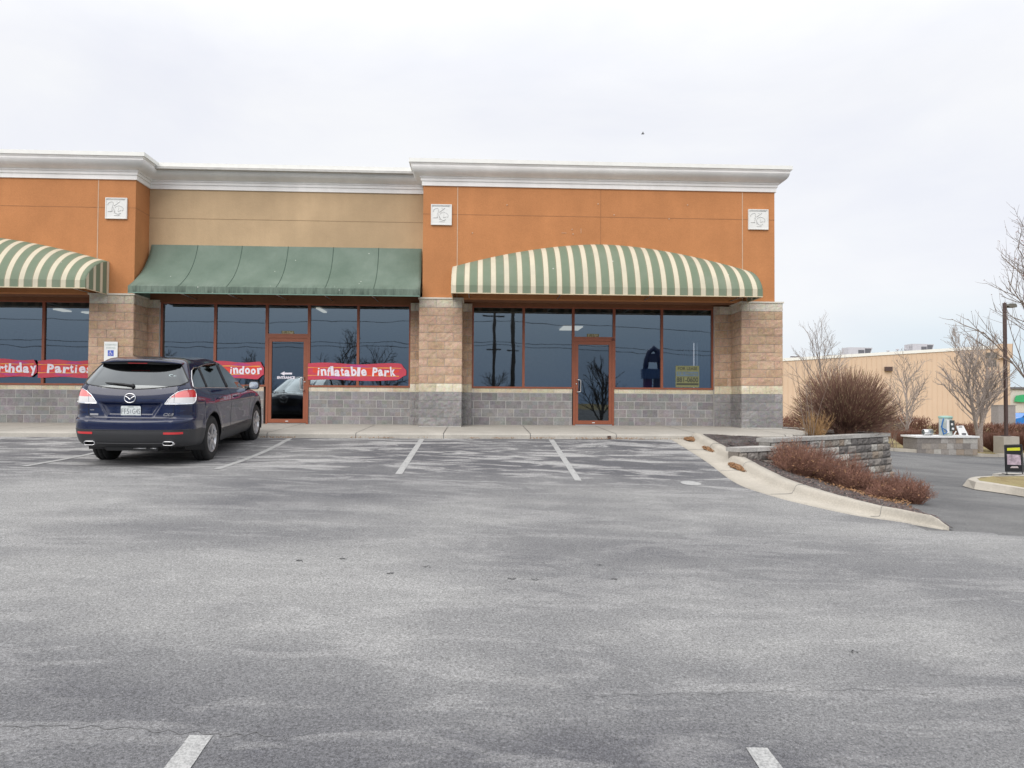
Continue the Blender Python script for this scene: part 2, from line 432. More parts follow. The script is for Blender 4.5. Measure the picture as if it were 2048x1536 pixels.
# lot (everything left of the kerb and in front) and drive (right of it)
isdrive = lambda x, y: (y > -9.0 and x > xk(y)) or (x > 5.5 and y > -9.0) or (x > 5.7 and z_drive(x, y) < z_lot(x, y))
xs = gridlines([(-60, -14, 4), (-14, 3.8, .5), (3.8, 7.5, .12), (7.5, 30, .75), (30, 60, 5)])
ys = gridlines([(-260, -60, 20), (-60, -24, 3), (-24, -10, .5), (-10, -1.9, .12)])
sheet('parking_lot', xs, ys, z_ground, M['asphalt'], lambda x, y: isdrive(x, y))
xs = gridlines([(4.8, 8, .12), (8, 30, .75), (30, 64, 4)])
ys = gridlines([(-60, -24, 3), (-24, -12, .5), (-12, -6, .12), (-6, 19.9, .75)])
sheet('drive_aisle', xs, ys, lambda x, y: z_ground(x, y)-.008, M['asphalt2'], lambda x, y: not any(isdrive(x+a, y+b) for a in (-.3, 0, .3) for b in (-.3, 0, .3)))
g = MB(); g.face([(-900, -900, -2.75), (900, -900, -2.75), (900, 1500, -2.75), (-900, 1500, -2.75)]); struct(g.build('ground', M['grass']))
# verge behind the far kerb
xs = gridlines([(7.0, 64, 3)]); ys = gridlines([(20.1, 110, 6)])
sheet('verge', xs, ys, lambda x, y: z_drive(x, y)+.12+(0 if x > 16 else (16-x)*.07)-(y-20)*.004, M['grass'])
# far kerb along the drive
k = MB()
for i in range(40):
    a = 9+i*1.4; b = a+1.39
    k.obox(((a+b)/2, 20.0, z_drive((a+b)/2, 20)+.02), (1, 0, -.058 if a < 26 else 0), (0, 1, 0), (0, 0, 1), .69, .14, .14)
struct(k.build('far_kerb', M['kerb']))

# parking stripes
def stripe(x0, y0, x1, y1, w, mat):
    m = MB(); n = max(2, int(abs(y1-y0)/.12)+2) if abs(y1-y0) > abs(x1-x0) else max(2, int(abs(x1-x0)/.12))
    d = Vector((x1-x0, y1-y0, 0)).normalized(); p = Vector((-d.y, d.x, 0))*w/2
    for i in range(n+1):
        t = i/n; c = Vector((x0+(x1-x0)*t, y0+(y1-y0)*t, 0)); jw = 1+.10*noise.noise(c*6)
        for sgn in (-1, 1):
            q = c+p*sgn*jw; m.v.append((q.x, q.y, z_ground(q.x, q.y)+.006))
    for i in range(n): m.f.append((2*i, 2*i+1, 2*i+3, 2*i+2)); m.mi.append(0); m.sm.append(True)
    o = m.build('parking_stripe', mat, fixn=False); return struct(o)
def stripemat():
    t = NT('worn_stripe_paint'); v = t.coord(world=True)
    n = t.noise(v, 9, 6, .75); f = t.noise(v, 70, 3, .7)
    wear = t.math('ADD', t.math('MULTIPLY', n, .6), t.math('MULTIPLY', f, .4))
    c = t.mix(t.ramp(wear, [(.38, (1, 1, 1)), (.52, (.12, .12, .12))]), (.42, .42, .415), (.25, .25, .25))
    c = t.mix(.3, c, t.ramp(f, [(.3, (.25, .25, .25)), (.7, (.75, .75, .75))]), 'OVERLAY')
    t.bsdf(c, .85, 0, .3, bump=f, bstr=.3, bdist=.004); return t.m
M['stripe'] = stripemat()
for x0 in (-9.52, -6.72, -3.89, -1.17, 1.53):
    stripe(x0+.01, -2.33 if x0 > -9 else -2.5, x0-.03 if x0 < 1 else x0+.02, -6.5, .105, M['stripe'])
stripe(-1.62, -2.36, -.72, -2.36, .05, M['stripe'])
for x0 in (-1.36, 1.44, -4.1, -6.9, 4.2, 7.0): stripe(x0, -14.12, x0, -18.6, .115, M['stripe'])
# pale worn patch of an old marking and cracks
def crackmat():
    return plain('crack_filler', (.15, .15, .155), .9)
M['crack'] = crackmat()
def crack(pts, w):
    m = MB(); P = []
    for (x0, y0), (x1, y1) in zip(pts, pts[1:]):
        n = 14
        for i in range(n): t = i/n; P.append((x0+(x1-x0)*t+.03*noise.noise(Vector((x0+t*9, y0, 1))), y0+(y1-y0)*t+.05*noise.noise(Vector((x0*3+t*7, y0*2, 4)))))
    for i, (x, y) in enumerate(P):
        ww = w*(.4+.8*abs(noise.noise(Vector((x*5, y*5, 2)))))
        m.v += [(x, y-ww, z_ground(x, y-ww)+.004), (x, y+ww, z_ground(x, y+ww)+.004)]
    for i in range(len(P)-1): m.f.append((2*i, 2*i+2, 2*i+3, 2*i+1)); m.mi.append(0); m.sm.append(True)
    return struct(m.build('asphalt_crack', M['crack']))
a = [hit(x, y) for x, y in ((0, 1452), (230, 1455), (420, 1470), (560, 1472))]
crack([(p.x, p.y) for p in a], .006)
a = [hit(x, y) for x, y in ((1180, 1392), (1500, 1385), (1760, 1378), (1900, 1392))]
crack([(p.x, p.y) for p in a], .003)
for x, y in ((600, 1122), (688, 1118), (855, 1134), (780, 1147), (1024, 1158), (1072, 1160), (1198, 1130), (1228, 1158), (1708, 1304)):
    p = hit(x, y); crack([(p.x-.03, p.y), (p.x+.03, p.y+.003)], .012)
# round patched core hole
m = MB(); p = hit(1382, 967); n = 20
m.v.append((p.x, p.y, z_lot(p.x, p.y)+.006))
for i in range(n): x, y = p.x+.16*math.cos(2*PI*i/n), p.y+.16*math.sin(2*PI*i/n); m.v.append((x, y, z_lot(x, y)+.006))
for i in range(n): m.f.append((0, 1+i, 1+(i+1) % n)); m.mi.append(0); m.sm.append(False)
struct(m.build('round_patch', M['stripe']))

# sidewalk along the shops: slabs with joints, rolled kerb edge
def walk():
    m = MB(); x = -30.0; step = 1.83
    edges = []
    while x < 6.75: edges.append(x); x += step
    edges.append(6.78)
    prof = [(1.2, .012), (-1.9, -.075), (-2.12, -.080), (-2.18, -.090), (-2.205, -.115), (-2.22, -.30)]
    for a, b in zip(edges, edges[1:]):
        a += .008; b -= .008
        for (y0, z0), (y1, z1) in zip(prof, prof[1:]):
            m.face([(a, y1, z1), (b, y1, z1), (b, y0, z0), (a, y0, z0)], sm=False)
    # joint bed
    m.face([(-30, -2.2, -.11), (6.78, -2.2, -.11), (6.78, 1.2, -.012), (-30, 1.2, -.012)], 1)
    m.face([(-30, -2.2, -.3), (6.78, -2.2, -.3), (6.78, -2.2, -.11), (-30, -2.2, -.11)], 1)
    # rounded end by the corner of the building
    pts = [(6.78, -2.2), (7.05, -2.05), (7.30, -1.75), (7.48, -1.35), (7.58, -.9), (7.62, -.3), (7.66, 6)]
    zt = lambda y: -.075+.028*(min(y, 0)+1.9)*1.0
    for (x0, y0), (x1, y1) in zip(pts, pts[1:]):
        m.face([(6.78, y0, zt(y0)), (x0, y0, zt(y0)), (x1, y1, zt(y1)), (6.78, y1, zt(y1))])
        m.face([(x0, y0, -.4), (x1, y1, -.4), (x1, y1, zt(y1)), (x0, y0, zt(y0))])
    return struct(m.build('sidewalk', [M['walk'], M['crack']]))
walk()
# expansion joint and small drain in the kerb face
m = MB(); p = at(1218, 869, -2.21); m.box((p.x-.035, -2.235, -.19), (p.x+.035, -2.19, -.12)); struct(m.build('kerb_drain', M['pole']))

# curving kerb and gutter on the right of the bays
def resample(P, n):
    P = [Vector((*p, 0)) for p in P]; L = [0]
    for a, b in zip(P, P[1:]): L.append(L[-1]+(b-a).length)
    out = []
    for i in range(n):
        s = L[-1]*i/(n-1); j = 0
        while j < len(L)-2 and L[j+1] < s: j += 1
        t = (s-L[j])/(L[j+1]-L[j])
        p0 = P[max(j-1, 0)]; p1 = P[j]; p2 = P[j+1]; p3 = P[min(j+2, len(P)-1)]
        q = .5*((2*p1)+(p2-p0)*t+(2*p0-5*p1+4*p2-p3)*t*t+(3*p1-p0-3*p2+p3)*t**3)
        out.append(q)
    return out
def kerbcurve():
    n = 90; G = resample(GUT, n); K = resample(KTOP, n); m = MB()
    prof = [(-.02, -.03), (0.0, .014), (.50, .008), (.60, .014), (.655, .05), (.70, .105), (.745, .132), (.80, .138), (1.0, .136)]
    rings = []
    for i in range(n):
        g_, k_ = G[i], K[i]; e = 1-.75*sstep(.965, 1, i/(n-1)); row = []
        wob = .006*noise.noise(Vector((i*.3, 0, 0)))
        for t, h in prof:
            p = g_.lerp(k_, t); z = z_lot(p.x, p.y)+.004+(h*e if h > 0 else h)+wob
            row.append((p.x, p.y, z))
        row.append((k_.x+.01, k_.y, row[-1][2]-.35)); rings.append(len(m.v)); m.v += row
    nn = len(prof)+1
    for i in range(n-1):
        if i % 15 == 14: pass
        for j in range(nn-1):
            m.f.append((rings[i]+j, rings[i+1]+j, rings[i+1]+j+1, rings[i]+j+1)); m.mi.append(0); m.sm.append(True)
    o = rings[-1]; m.f.append(tuple(o+j for j in range(nn))); m.mi.append(0); m.sm.append(False)
    return struct(m.build('curved_kerb', M['kerb'], fixn=True))
kerbcurve()
def kerbjoints():
    G = resample(GUT, 90); K = resample(KTOP, 90)
    for i in (16, 38, 60, 79):
        m = MB(); P = []
        for t, h in ((0, .016), (.5, .012), (.60, .018), (.655, .054), (.70, .110), (.745, .137), (.80, .143), (1.0, .141)):
            p = G[i].lerp(K[i], t); P.append((p.x, p.y, z_lot(p.x, p.y)+.004+h))
        m.tube(P, .003, 4); struct(m.build('kerb_joint', M['crack']))
kerbjoints()

# ================================================================== the shop building
B = thing('shop_building', 'long single-storey shop building with orange and tan stucco, white cornice and stone block piers', 'building', (-1.5, 0, 0))
CW = .2032; BL = .4064
GREY = [(.255, .245, .245), (.285, .272, .272), (.235, .228, .230), (.27, .26, .262)]
CREAM = [(.62, .55, .41), (.66, .60, .47), (.58, .51, .38)]
TANP = [(.50, .33, .235), (.46, .315, .215), (.53, .37, .275), (.44, .31, .20), (.50, .345, .26), (.48, .30, .225), (.40, .27, .17)]
TAND = [(.36, .245, .175), (.33, .225, .155), (.38, .27, .20)]
CAPC = [(.56, .50, .40), (.60, .55, .46), (.52, .45, .37)]
def rowcol(r, deep=False):
    if r < 4: c = random.choice(GREY)
    elif r == 4: c = random.choice(CREAM)
    elif r < 14: c = random.choice(TANP)
    else: c = random.choice(CAPC)
    if 5 <= r < 14: c = tuple(.5*x+.5*y for x, y in zip(c, (.485, .35, .25)))
    k = uni(.93, 1.07); return tuple(x*k for x in c)
def blocks(m, O, U, N, L, rows, z0=0, amp=.018, r0=0, start=0.0, heights=None, rec=.010, nu=7, nv=4, j=.0045, edge=None):
    """courses of block on the plane through O spanned by U and Z, faces bulging along N"""
    O = Vector(O); U = Vector(U); N = Vector(N); z = z0
    for r in range(rows):
        h = CW if not heights else heights[r]
        off = (start+(BL/2 if (r+r0) % 2 else 0)) % BL
        cuts = [0.0]; x = off
        while x < L-.03:
            if x > .03: cuts.append(x)
            x += BL
        cuts.append(L)
        for a, b in zip(cuts, cuts[1:]):
            col = rowcol(r+r0); a2, b2 = a+j, b-j; zz0, zz1 = z+j, z+h-j
            if a == 0: a2 = a
            if b == L: b2 = b
            base = len(m.v)
            sd = uni(0, 90)
            for iv in range(nv+1):
                for iu in range(nu+1):
                    u = a2+(b2-a2)*iu/nu; w = zz0+(zz1-zz0)*iv/nv
                    eu = min(iu, nu-iu)/nu*2; ev = min(iv, nv-iv)/nv*2
                    e = min(1, min(eu*2.2, ev*1.4)+.12)
                    p = O+U*u; q = Vector((p.x*7+sd, p.y*7, w*9))
                    d = rec+amp*(.35+.9*noise.noise(q)+.5*noise.noise(q*2.7))*e
                    m.v.append(tuple(p+N*max(d, .003)+Vector((0, 0, w))))
            for iv in range(nv):
                for iu in range(nu):
                    i0 = base+iv*(nu+1)+iu
                    m.f.append((i0, i0+1, i0+nu+2, i0+nu+1)); m.mi.append(0); m.sm.append(False); m.col[len(m.f)-1] = tuple(x*uni(.95, 1.05) for x in col)
            # edges back to the mortar
            bnd = [base+i for i in range(nu+1)]+[base+v_*(nu+1)+nu for v_ in range(1, nv+1)]+[base+nv*(nu+1)+i for i in range(nu-1, -1, -1)]+[base+v_*(nu+1) for v_ in range(nv-1, 0, -1)]
            o2 = len(m.v)
            for bi in bnd:
                v_ = Vector(m.v[bi]); dd = (v_-O).dot(N); m.v.append(tuple(v_-N*dd))
            nb = len(bnd)
            for q_ in range(nb):
                m.f.append((bnd[q_], o2+q_, o2+(q_+1) % nb, bnd[(q_+1) % nb])); m.mi.append(0); m.sm.append(False); m.col[len(m.f)-1] = edge or tuple(x*.9 for x in col)
        z += h
PW = 1.016; WY = .85
def pier(x0, left=True, right=True):
    m = MB()
    blocks(m, (x0, 0, 0), (1, 0, 0), (0, -1, 0), PW, 15, start=0 if x0 < 0 else .2)
    if right: blocks(m, (x0+PW, 0, 0), (0, 1, 0), (1, 0, 0), .80, 15, start=.1)
    if left: blocks(m, (x0, .80, 0), (0, -1, 0), (-1, 0, 0), .80, 15, start=.1)
    m.box((x0+.001, .001, -.1), (x0+PW-.001, .84, 15*CW-.002), 1)
    o = m.build('pier', [M['block'], M['mortar']], B)
    l = MB(); l.box((x0-.035, -.035, 15*CW), (x0+PW+.035, .049, 15*CW+.035)); l.box((x0-.035, .049, 15*CW), (x0+PW+.035, .84, 15*CW+.034))
    l.build('ledge', M['ledge'], o)
    return o
pier(-9.157); pier(-1.419); pier(6.432)
def pilaster(x0, x1):
    m = MB(); blocks(m, (x0, .75, 0), (1, 0, 0), (0, -1, 0), x1-x0, 15, start=.13, amp=.014)
    m.box((x0+.001, .751, -.1), (x1-.001, 1.0, 15*CW-.004), 1)
    return m.build('pilaster', [M['block'], M['mortar']], B)
pilaster(-8.139, -7.86); pilaster(-1.70, -1.421); pilaster(-.401, -.165); pilaster(6.0, 6.43)
pilaster(-9.46, -9.159)
def lowwall(x0, x1, st):
    m = MB(); blocks(m, (x0, WY, 0), (1, 0, 0), (0, -1, 0), x1-x0, 5, start=st, amp=.0035, heights=[CW]*4+[.115], rec=.003, nu=3, nv=2, j=.0065, edge=(.45, .44, .43))
    m.box((x0, WY+.001, -.1), (x1, WY+.16, .925), 1)
    return m.build('block_wall', [M['block'], M['mortar']], B)
lowwall(-.164, 2.38, .05); lowwall(3.45, 5.999, .11); lowwall(-4.22, -1.701, .05); lowwall(-7.859, -5.33, .17); lowwall(-16.5, -9.461, .1)

# upper walls
def wall(name, x0, x1, y, z0, z1, mat, thick=.25, joints=(), hj=None, jm=None, vlight=()):
    m = MB(); m.box((x0, y, z0), (x1, y+thick, z1))
    o = m.build(name, mat, B)
    j = MB(); xs_ = [x0]+sorted(joints)+[x1]
    if hj: j.box((x0, y-.003, hj-.007), (x1, y+.01, hj+.007))
    for x in joints: j.box((x-.007, y-.0035, z0), (x+.007, y+.01, z1-.01))
    if j.v: j.build('control_joint', jm or M['joint_dark'], o)
    if vlight:
        for x in vlight:
            k = MB(); k.box((x-.009, y-.005, z0), (x+.009, y+.01, z1-.01)); k.build('sealed_joint', M['joint_light'], o)
    return o
OZ = 15*CW+.035
ow = wall('orange_wall', -1.36, 7.28, .05, OZ, 5.8, M['orange'], joints=(2.96,), hj=5.115, vlight=(-.53, 6.475))
ol = wall('orange_wall', -16.6, -8.163, .05, OZ, 5.8, M['orange'], hj=5.135, vlight=(-9.03,))
wall('tan_wall', -8.18, -1.36, .80, 3.0, 5.8, M['tan'], thick=.2, hj=5.08, jm=M['tanjoint'])
m = MB(); m.box((-8.413, .30, OZ), (-8.1635, 1.2, 5.8)); m.build('return_wall', M['orange'], B)
m = MB(); m.box((-1.3595, .30, OZ), (-1.11, 1.2, 5.8)); m.build('return_wall', M['orange'], B)
m = MB(); m.box((7.04, .30, 3.09), (7.2795, 16, 5.8)); m.build('side_wall', M['orange'], B)
# joint continues round the return
j = MB(); j.box((-8.1645, .05, 5.128), (-8.160, .80, 5.142)); j.build('control_joint', M['joint_dark'], B)
# soffits and headers over the glass
for x0, x1 in ((-.40, 6.43), (-16.5, -9.16)):
    m = MB(); m.box((x0, .30, OZ+.002), (x1, WY+.1, OZ+.05)); m.build('soffit', M['brown'], B)
    m = MB(); m.box((x0+.0, WY-.03, 2.995), (x1, WY+.20, OZ)); m.build('header', M['brown'], B)
m = MB(); m.box((-8.14, .78, 2.995), (-1.42, WY+.20, 3.30)); m.build('header', M['brown'], B)
# old sign anchors and scars on the right front
for x, y in ((1014, 410), (1196, 408), (945, 466), (1144, 459), (1146, 468), (1375, 410), (1338, 438), (1228, 430)):
    m = MB(); p = at(x, y, .05); m.obox((p.x, .046, p.z), (1, 0, .3), (0, 1, 0), (-.3, 0, 1), .013, .012, .011); m.build('anchor_mark', M['joint_light'], ow)
for x, y in ((1128, 466), (1162, 462)):
    m = MB(); p = at(x, y, .05); m.obox((p.x, .048, p.z), (1, 0, 0), (0, 1, 0), (0, 0, 1), .06 if x < 1140 else .004, .005, .004 if x < 1140 else .06); m.build('anchor_mark', M['joint_light'], ow)

# cornices (profile extruded along a path with mitred corners)
PROF = [(.035, 0), (.035, .105), (.06, .110), (.06, .175), (.085, .180), (.085, .205), (.10, .215), (.145, .226), (.187, .247), (.223, .277), (.250, .315), (.268, .358), (.277, .400), (.278, .440), (.293, .446), (.293, .458), (.302, .462), (.302, .475)]
CAPP = [(.300, .476), (.325, .478), (.325, .570), (.30, .578)]
def cornice(path, z0, name='cornice'):
    def run(prof, nm, mat, parent):
        m = MB(); n = len(path); rings = []
        for i in range(n):
            p = Vector(path[i])
            dirs = []
            if i > 0: dirs.append((Vector(path[i])-Vector(path[i-1])).normalized())
            if i < n-1: dirs.append((Vector(path[i+1])-Vector(path[i])).normalized())
            ns = [Vector((d.y, -d.x)) for d in dirs]
            nn = ns[0] if len(ns) == 1 else (ns[0]+ns[1])/(1+ns[0].dot(ns[1]))
            o = len(m.v)
            for d, z in prof: q = p+nn*d; m.v.append((q.x, q.y, z0+z))
            rings.append(o)
        P = len(prof)
        for i in range(n-1):
            for k in range(P-1):
                m.f.append((rings[i]+k, rings[i+1]+k, rings[i+1]+k+1, rings[i]+k+1)); m.mi.append(0); m.sm.append(6 <= k < 12 and P > 5)
        # closing bottom and top towards the wall
        for i in range(n-1):
            b0, b1 = Vector(path[i]), Vector(path[i+1])
            m.face([m.v[rings[i]], (b0.x, b0.y, z0+prof[0][1]), (b1.x, b1.y, z0+prof[0][1]), m.v[rings[i+1]]])
            m.face([m.v[rings[i]+P-1], m.v[rings[i+1]+P-1], (b1.x, b1.y, z0+prof[-1][1]), (b0.x, b0.y, z0+prof[-1][1])])
        for i in (0, n-1):
            b = Vector(path[i]); m.face([m.v[rings[i]+k] for k in range(P)]+[(b.x, b.y, z0+prof[-1][1]), (b.x, b.y, z0+prof[0][1])])
        return m.build(nm, mat, parent)
    o = run(PROF, name, M['white_eifs'], B); run(CAPP, 'coping', M['cap_white'], o); return o
cornice([(-16.6, .05), (-8.163, .05), (-8.163, .80), (-1.36, .80), (-1.36, .05), (7.28, .05), (7.28, 14)], 5.80)
m = MB(); m.box((-16.5, .4, 6.2), (7.2, 16, 6.25)); m.build('roof', M['mortar'], B)

# glazing: windows, transoms and doors
FY0, FY1 = .825, .905; GY = .872
def window(x0, x1, z0, z1, l=.03, r=.03, b=.045, t=.03, gm=None):
    m = MB()
    m.box((x0, FY0, z0), (x0+l, FY1, z1)); m.box((x1-r, FY0, z0), (x1, FY1, z1))
    m.box((x0+l, FY0+.001, z0), (x1-r, FY1-.001, z0+b)); m.box((x0+l, FY0+.001, z1-t), (x1-r, FY1-.001, z1))
    o = m.build('window', M['frame'], B)
    tl = uni(-.0012, .0012); tz = uni(-.0008, .0008)
    p = MB(); n_, k_ = 10, 16; ph = uni(0, 99)
    p.face([(x0+l-.005, GY+tl*(x0-x1)/2-tz, z0+b-.005), (x1-r+.005, GY-tl*(x0-x1)/2-tz, z0+b-.005), (x1-r+.005, GY-tl*(x0-x1)/2+tz, z1-t+.005), (x0+l-.005, GY+tl*(x0-x1)/2+tz, z1-t+.005)])
    p.build('pane', gm or M['glass'], o)
    return o
def door(x0, x1, hx, label):
    """x0..x1 outer leaf edges, hx = handle side"""
    zt, zb = 2.135, .03
    m = MB()
    m.box((x0-.055, FY0-.004, -.01), (x0-.002, FY1, 2.20)); m.box((x1+.002, FY0-.004, -.01), (x1+.055, FY1, 2.20)); m.box((x0-.002, FY0-.004, zt+.004), (x1+.002, FY1, 2.20))
    m.build('door_frame', M['frame'], B)
    d = MB(); s = .075
    d.box((x0, FY0+.008, zb), (x0+s, FY1-.01, zt)); d.box((x1-s, FY0+.008, zb), (x1, FY1-.01, zt))
    d.box((x0+s, FY0+.009, zt-.085), (x1-s, FY1-.011, zt)); d.box((x0+s, FY0+.009, zb), (x1-s, FY1-.011, zb+.095))
    o = d.build('door', M['frame'], B); 
    p = MB(); p.face([(x0+s-.005, GY, zb+.09), (x1-s+.005, GY, zb+.09), (x1-s+.005, GY, zt-.08), (x0+s-.005, GY, zt-.08)]); p.build('pane', M['dglass'], o)
    h = MB(); sg = 1 if hx > (x0+x1)/2 else -1; xh = hx; yo = FY0-.05
    h.tube([(xh, FY0+.01, .84), (xh, yo, .84), (xh-.0, yo-.01, .845), (xh-sg*.075, yo-.01, .85), (xh-sg*.085, yo-.01, .87), (xh-sg*.085, yo-.01, 1.13), (xh-sg*.075, yo-.01, 1.15), (xh, yo-.01, 1.155), (xh, FY0+.01, 1.16)], .014, 8)
    h.build('handle', M['steel'], o)
    h = MB(); h.lathe([(0, -.012), (.018, -.012), (.02, 0)], (xh+sg*.015, FY0+.006, 1.05), (1, 0, 0), (0, 0, 1), (0, 1, 0), 12); h.build('lock', M['steel'], o)
    pb = MB(); pb.box((x0+s, GY+.02, 1.12), (x1-s, GY+.035, 1.135)); pb.build('push_bar', M['steel'], o)
    t = MB(); t.box((x0-.0, FY0-.02, -.004), (x1, FY1, .022)); t.build('threshold', M['steel'], o)
    t = MB(); t.box(((x0+x1)/2-.035, FY0+.004, .062), ((x0+x1)/2+.035, FY0+.0085, .078)); t.build('nameplate', M['white'], o)
    return o
ZB, ZT = .925, 2.995
# right shop
window(-.165, 1.138, ZB, ZT, .045); window(1.139, 2.397, ZB, ZT); window(2.398, 3.446, 2.201, ZT, .035, .035); window(3.447, 4.672, ZB, ZT); window(4.673, 6.0, ZB, ZT, r=.045)
door(2.455, 3.39, 2.50, 'r')
c = MB(); c.box((3.38, FY0-.02, 2.15), (3.45, FY0, 2.21)); c.build('closer_cap', plain('closer_brown', (.12, .03, .02)), B)
dl = MB(); dl.box((2.56, GY+.02, 1.985), (3.28, GY+.05, 2.03)); dl.build('door_brush', M['white'], B)
# middle shop
window(-7.86, -6.534, ZB, ZT, .045); window(-6.533, -5.272, ZB, ZT); window(-5.271, -4.226, 2.201, ZT, .035, .035); window(-4.225, -3.013, ZB, ZT); window(-3.012, -1.70, ZB, ZT, r=.045)
door(-5.215, -4.28, -4.33, 'm')
# left shop
window(-11.9, -10.683, ZB, ZT); window(-10.682, -9.42, ZB, ZT, r=.045); window(-13.2, -11.901, ZB, ZT)
# interiors
m = MB()
for x0, x1 in ((-16.5, -9.0), (-8.9, -1.5), (-1.4, 7.0)):
    m.face([(x0, .95, .0), (x1, .95, .0), (x1, 13, .0), (x0, 13, .0)], 1)
    m.face([(x0, .95, 3.0), (x0, 13, 3.0), (x1, 13, 3.0), (x1, .95, 3.0)], 0)
    m.face([(x0, 13, 0), (x1, 13, 0), (x1, 13, 3.0), (x0, 13, 3.0)], 0)
m.build('interior', [M['intwall'], plain('interior_floor', (.22, .21, .20), .6)], B)
m = MB()
for x in (-16.55, -8.95, -1.45): m.box((x-.05, .95, 0), (x+.05, 13, 3.0))
for a, b in ((.95, 5.2), (7.7, 13)): m.box((7.0, a, 0), (7.05, b, 3.0))
m.box((7.0, 5.2, 0), (7.05, 7.7, .95)); m.box((7.0, 5.2, 2.6), (7.05, 7.7, 3.0)); m.box((7.0, 6.25, .95), (7.05, 6.55, 2.6))
m.box((7.06, .84, -.2), (7.27, 5.2, 3.08)); m.box((7.06, 7.7, -.2), (7.27, 13, 3.08)); m.box((7.06, 5.2, -.2), (7.27, 7.7, .95)); m.box((7.06, 5.2, 2.6), (7.27, 7.7, 3.08))
m.box((-16.5, 13.05, 0), (7.2, 13.2, 5.8))
m.build('partition', M['intwall'], B)
for a_, b_ in ((5.2, 6.25), (6.55, 7.7)):
    m = MB(); m.box((7.10, a_, .95), (7.16, a_+.05, 2.6)); m.box((7.10, b_-.05, .95), (7.16, b_, 2.6)); m.box((7.10, a_+.05, 2.55), (7.16, b_-.05, 2.6)); m.box((7.10, a_+.05, .95), (7.16, b_-.05, 1.0)); o_ = m.build('side_window', M['frame'], B)
    m = MB(); m.face([(7.13, a_, .95), (7.13, b_, .95), (7.13, b_, 2.6), (7.13, a_, 2.6)]); m.build('pane', glass('side_glass', (.30, .34, .37), 2), o_)
for (x, y, w, d, nm) in ((2.98, 6.0, .62, 1.15, 'panel'), (-4.15, 1.9, .10, .9, 't'), (-11.2, 2.6, .22, .5, 't'), (-10.75, 3.1, .30, .28, 't')):
    m = MB(); m.box((x-w/2, y-d/2, 2.955), (x+w/2, y+d/2, 2.985)); m.build('ceiling_light', emis('lit_panel', (1, .94, .80), 1.0), B)

# awnings
def strip_awning(x0, x1, label):
    """barrel awning with an arched top line"""
    t = thing('striped_awning', label, 'awning', ((x0+x1)/2, .05, 3.06), group='green and cream striped arched awnings')
    xc = (x0+x1)/2; hw = (x1-x0)/2; per = .303
    def top(x): u = (x-xc)/hw; return 3.84+.60*(1-abs(u)**1.75) if abs(u) < 1 else 3.84
    NX, NT_ = 96, 14; zf = 3.235; YF, YW = -1.0, .045
    m = MB()
    def pt(x, s):
        zt = top(x); a = s*PI/2
        # quarter ellipse from the wall (s=0) to the front hem (s=1), straighter in the middle
        e = 1-math.cos(a); h = math.sin(a)
        y = YW+(YF-YW)*(.80*math.sin(a)**1.25+.20*s); z = zf+(zt-zf)*(.85*math.cos(a)**1.15+.15*(1-s))
        return (x, y, z)
    for i in range(NX):
        xa, xb = x0+(x1-x0)*i/NX, x0+(x1-x0)*(i+1)/NX
        for k in range(NT_):
            a, b = k/NT_, (k+1)/NT_
            m.face([pt(xa, b), pt(xb, b), pt(xb, a), pt(xa, a)], 0, True, uv=[((xa-x0)/per, 0), ((xb-x0)/per, 0), ((xb-x0)/per, 1), ((xa-x0)/per, 1)])
    # ends
    for x, fl in ((x0, 0), (x1, 1)):
        P = [pt(x, k/NT_) for k in range(NT_+1)]+[(x, YF, 3.06), (x, YW, 3.06)]
        uv = [(p[1]/per+.2, p[2]) for p in P]
        # fan so the concave outline is safe
        ctr = (x, YW, 3.06)
        for k in range(len(P)-2):
            tri = [ctr, P[k], P[k+1]]; uu = [(ctr[1]/per+.2, 0), uv[k], uv[k+1]]
            m.face(tri if fl else tri[::-1], 0, False, uv=uu if fl else uu[::-1])
    o = m.build('canvas', M['canvas'], t)
    import bmesh
    bm = bmesh.new(); bm.from_mesh(o.data); bmesh.ops.remove_doubles(bm, verts=bm.verts, dist=1e-5); bm.to_mesh(o.data); bm.free()
    v = MB()
    for i in range(NX):
        xa, xb = x0+(x1-x0)*i/NX, x0+(x1-x0)*(i+1)/NX
        v.face([(xa, YF-.004, 3.065), (xb, YF-.004, 3.065), (xb, YF-.004, zf), (xa, YF-.004, zf)], 0, False, uv=[((xa-x0)/per, 0), ((xb-x0)/per, 0), ((xb-x0)/per, 1), ((xa-x0)/per, 1)])
    v.build('valance', M['canvas'], t)
    h = MB(); h.box((x0, YF-.012, 3.048), (x1, YF+.012, 3.066)); h.box((x0, YF+.013, 3.048), (x0+.02, YW, 3.064)); h.box((x1-.02, YF+.013, 3.048), (x1, YW, 3.064))
    h.build('hem_rail', plain('cream_rail', (.62, .52, .36)), t)
    f = MB()
    for i in range(4):
        x = x0+.4+(x1-x0-.8)*i/3; f.tube([(x, YF+.03, 3.09), (x, YW, 3.09)], .012, 6); f.tube([(x, YF+.05, 3.10), (x+.2, YW, top(x)-.15)], .011, 6)
    f.tube([(x0+.03, YF+.03, 3.085), (x1-.03, YF+.03, 3.085)], .014, 6)
    f.build('frame', M['steel'], t)
    return t
strip_awning(-.632, 6.575, 'green and cream striped arched awning over the empty shop with the lease sign')
strip_awning(-15.95, -8.745, 'green and cream striped awning at the left edge, cut by the photo')
